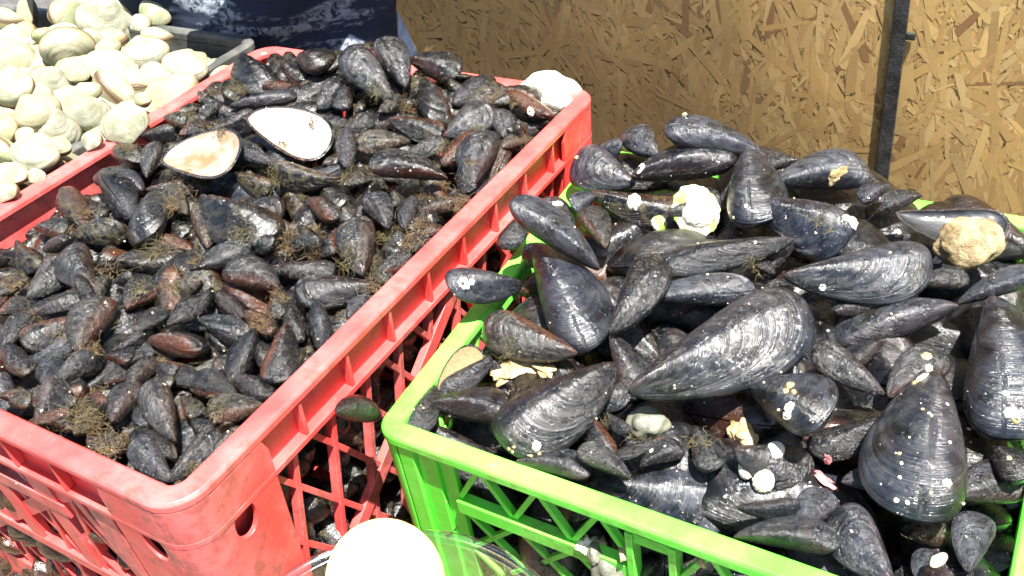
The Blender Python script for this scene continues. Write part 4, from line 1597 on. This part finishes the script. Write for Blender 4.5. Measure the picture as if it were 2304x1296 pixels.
# ------------------------------------------------------------------ person behind the stall
def person():
    SKIN = simple('skin', (.45, .26, .18), .5, .4)
    m, n, l, p = newmat('navy_cloth'); g = NG(m)
    co = g.coord()
    dd = g.vmul(co, (1, 1, 1))
    mp = n.new('ShaderNodeMapping'); l.new(co, mp.inputs[0])
    mp.inputs['Rotation'].default_value = (0, math.radians(32), 0); mp.inputs['Scale'].default_value = (5, 5, 26)
    s1 = g.noise(mp.outputs[0], 1.6, 5, .65)
    s2 = g.noise(co, 120, 3, .7)
    f = g.math('MULTIPLY', g.ramp(s1, .53, .62), g.ramp(s2, .38, .55))
    c = g.mix(g.noise(co, 6, 3), (.010, .015, .030), (.026, .036, .062))
    c = g.mix(g.math('MULTIPLY', f, .8), c, (.26, .29, .33))
    l.new(c, p.inputs['Base Color']); p.inputs['Roughness'].default_value = .9; p.inputs['Specular IOR Level'].default_value = .2
    bw = g.noise(mp.outputs[0], .8, 3, .5)
    l.new(g.bump(bw, .8, .02, g.bump(s2, .2, .001)), p.inputs['Normal'])
    cx, cy = -.575, .70
    root = empty('person', (cx, cy, 0), 'person in dark navy pale streaked clothes standing behind the black tub', 'person')
    # body by skin modifier
    J = {'pel': (0, 0, .95, .13, .10), 'sp': (0, 0, 1.15, .13, .10), 'ch': (0, 0.01, 1.35, .15, .11), 'ne': (0, .01, 1.50, .05, .05), 'hd': (0, -.01, 1.60, .075, .09), 'tp': (0, -.01, 1.70, .06, .07)}
    E_ = [('pel', 'sp'), ('sp', 'ch'), ('ch', 'ne'), ('ne', 'hd'), ('hd', 'tp')]
    for s_, q in ((-1, 'l'), (1, 'r')):
        J['hi' + q] = (.10 * s_, 0, .88, .095, .095); J['kn' + q] = (.11 * s_, -.01, .50, .06, .06); J['an' + q] = (.11 * s_, .02, .09, .04, .04); J['to' + q] = (.12 * s_, -.13, .04, .035, .03)
        J['sh' + q] = (.19 * s_, .01, 1.42, .055, .055); J['el' + q] = (.24 * s_, -.05, 1.18, .04, .04); J['wr' + q] = (.16 * s_, -.17, 1.22, .026, .026); J['hn' + q] = (.10 * s_, -.20, 1.24, .032, .02)
        E_ += [('pel', 'hi' + q), ('hi' + q, 'kn' + q), ('kn' + q, 'an' + q), ('an' + q, 'to' + q), ('ch', 'sh' + q), ('sh' + q, 'el' + q), ('el' + q, 'wr' + q), ('wr' + q, 'hn' + q)]
    keys = list(J)
    me = bpy.data.meshes.new('body'); me.from_pydata([Vector(J[k][:3]) for k in keys], [(keys.index(a), keys.index(c_)) for a, c_ in E_], [])
    o = bpy.data.objects.new('body', me); COL.objects.link(o); o.parent = root
    md = o.modifiers.new('skin', 'SKIN'); sub = o.modifiers.new('sub', 'SUBSURF'); sub.levels = 2; sub.render_levels = 2
    if not me.skin_vertices: me.skin_vertices.new()
    for i, k in enumerate(keys):
        me.skin_vertices[0].data[i].radius = J[k][3:5]
    me.skin_vertices[0].data[0].use_root = True
    me.materials.append(SKIN)
    # clothes: coat skirt from waist to mid thigh and above, as a loft with folds
    b = MB(); rings = []
    for i in range(70):
        z = .42 + i * (1.47 - .42) / 69
        tt_ = (z - .42) / 1.05
        a_, c_ = (.215 + .02 * math.cos(tt_ * 5)), (.135 + .01 * math.cos(tt_ * 4))
        if z > 1.36: a_ *= 1 - (z - 1.36) * 4.2; c_ *= 1 - (z - 1.36) * 3
        rg_ = []
        for k in range(120):
            a = 2 * math.pi * k / 120
            fold = .010 * math.sin(z * 46 - a * 5 + 1.5 * math.sin(z * 9)) + .009 * noise.noise(Vector((math.cos(a) * 2, math.sin(a) * 2, z * 9 - a * .8)))
            rg_.append(Vector((math.cos(a) * (a_ + fold), math.sin(a) * (c_ + fold), z)))
        rings.append(rg_)
    b.loft(rings)
    o = b.build('coat', m, None, 0, True); o.parent = root
    for s_ in (-1, 1):
        b = MB()
        pts = [Vector((.185 * s_, .01, 1.415)), Vector((.225 * s_, -.01, 1.30)), Vector((.24 * s_, -.05, 1.18)), Vector((.215 * s_, -.10, 1.20)), Vector((.18 * s_, -.14, 1.213))]
        rings = []
        for i, pp in enumerate(pts):
            d = (pts[min(i + 1, 4)] - pts[max(0, i - 1)]).normalized(); a = d.orthogonal().normalized(); c_ = d.cross(a); rr = (.068, .060, .054, .048, .040)[i]
            rings.append([pp + (a * math.cos(t_ * math.pi / 10) + c_ * math.sin(t_ * math.pi / 10)) * rr for t_ in range(20)])
        b.loft(rings); o = b.build('sleeve', m, None, 0, True); o.parent = root
    b = MB(); rings = []
    for i in range(9):
        ph = -.15 + (math.pi / 2 + .15) * i / 8
        rings.append([Vector((math.cos(a) * math.cos(ph) * .092, -.0 + math.sin(a) * math.cos(ph) * .108, 1.63 + math.sin(ph) * .12)) for a in [2 * math.pi * k / 24 for k in range(24)]])
    b.loft(rings, True, True); o = b.build('hair', simple('hair', (.015, .010, .008), .6), None, 0, True); o.parent = root


person()

# ------------------------------------------------------------------ labels
LM_RED = [('the pink lined open half shell', 447, 372), ('the long white open half shell', 640, 305), ('the white shell lump on the far rim', 1240, 203), ('the far left corner of the red crate', 600, 120),
          ('the near corner of the red crate', 400, 1110), ('the left rim of the red crate', 150, 430), ('the middle of the red crate', 520, 600), ('the near rim of the red crate', 100, 960), ('the right rim of the red crate', 850, 720)]
LM_GR = [('the largest mussel', 1620, 780), ('the green limpet shell', 1570, 475), ('the gaping dark half shell', 2160, 500), ('the left corner of the green crate', 870, 950), ('the pink crusted spot', 1855, 1075),
         ('the near rim of the green crate', 1450, 1170), ('the far right red crate corner', 1340, 330), ('the green pebble', 1458, 950), ('the right edge of the green crate', 2280, 900)]
LM_CL = [('the black tub corner', 560, 80), ('the red crate rim', 300, 260), ('the left edge of the clams', 30, 250), ('the navy clothes', 380, 20)]


def dirword(u, t_):
    dx, dy = t_[0] - u[0], t_[1] - u[1]
    if abs(dx) > 2.2 * abs(dy): return 'lying level'
    if abs(dy) > 2.2 * abs(dx): return 'lying upright'
    return 'rising right' if dx * dy < 0 else 'falling right'


ORD = ['nearest', 'second nearest', 'third nearest', 'fourth nearest', 'fifth nearest', 'sixth nearest', 'seventh nearest', 'eighth nearest', 'ninth nearest', 'tenth nearest', 'eleventh nearest', 'twelfth nearest', 'thirteenth nearest', 'fourteenth nearest', 'fifteenth nearest']
GRP = {'r': 'small mussels heaped in the red crate', 'g': 'large mussels heaped in the green crate', 'c': 'clams heaped in the black tub'}
CNAME = {'c': 'cream', 'g': 'greenish white', 't': 'tan ringed', 'y': 'yellow green'}
bk = {}
for T_ in THINGS:
    if T_['kind'] == 'half': continue
    lms = {'r': LM_RED, 'g': LM_GR, 'c': LM_CL}[T_['reg']]
    x, y = T_['px']
    nm, lx, ly = min(lms, key=lambda q: math.hypot(q[1] - x, q[2] - y))
    dx, dy = x - lx, y - ly
    rel = ('right of' if dx > 0 else 'left of') if abs(dx) > abs(dy) else ('below' if dy > 0 else 'above')
    T_['dist'] = math.hypot(dx, dy)
    tn = (TNAME if T_['kind'] == 'mussel' else CNAME)[T_['typ']]
    key = (T_['kind'], T_['reg'], tn, dirword(T_['u'], T_['t']), rel, nm)
    bk.setdefault(key, []).append(T_)
for key, lst in bk.items():
    lst.sort(key=lambda q: q['dist'])
    kind, reg, tn, dw, rel, nm = key
    size = {'r': 'small ', 'g': 'large ', 'c': ''}[reg]
    for i, T_ in enumerate(lst):
        rk = '' if len(lst) == 1 else ORD[min(i, 14)] + ' '
        lab = f'{size}{tn} {kind} {dw}, {rk}{rel} {nm}'
        if len(lab.split()) > 16: lab = f'{size}{tn} {kind} {dw}, {rk}{rel} {nm}'.replace('the ', '')
        tag(T_['o'], lab, kind, GRP[reg])
bk = {}
for (o, x, y, _) in TUFTS:
    lms = LM_RED if o.name and x < 1250 else LM_GR
    nm, lx, ly = min(lms, key=lambda q: math.hypot(q[1] - x, q[2] - y)); dx, dy = x - lx, y - ly
    rel = ('right of' if dx > 0 else 'left of') if abs(dx) > abs(dy) else ('below' if dy > 0 else 'above')
    bk.setdefault((rel, nm), []).append((math.hypot(dx, dy), o))
for (rel, nm), lst in bk.items():
    lst.sort(key=lambda q: q[0])
    for i, (_, o) in enumerate(lst):
        rk = '' if len(lst) == 1 else ORD[min(i, 14)] + ' '
        tag(o, f'tangled tan beard fibres, {rk}{rel} {nm}', 'fibres', 'tangled beard fibres on the mussels')
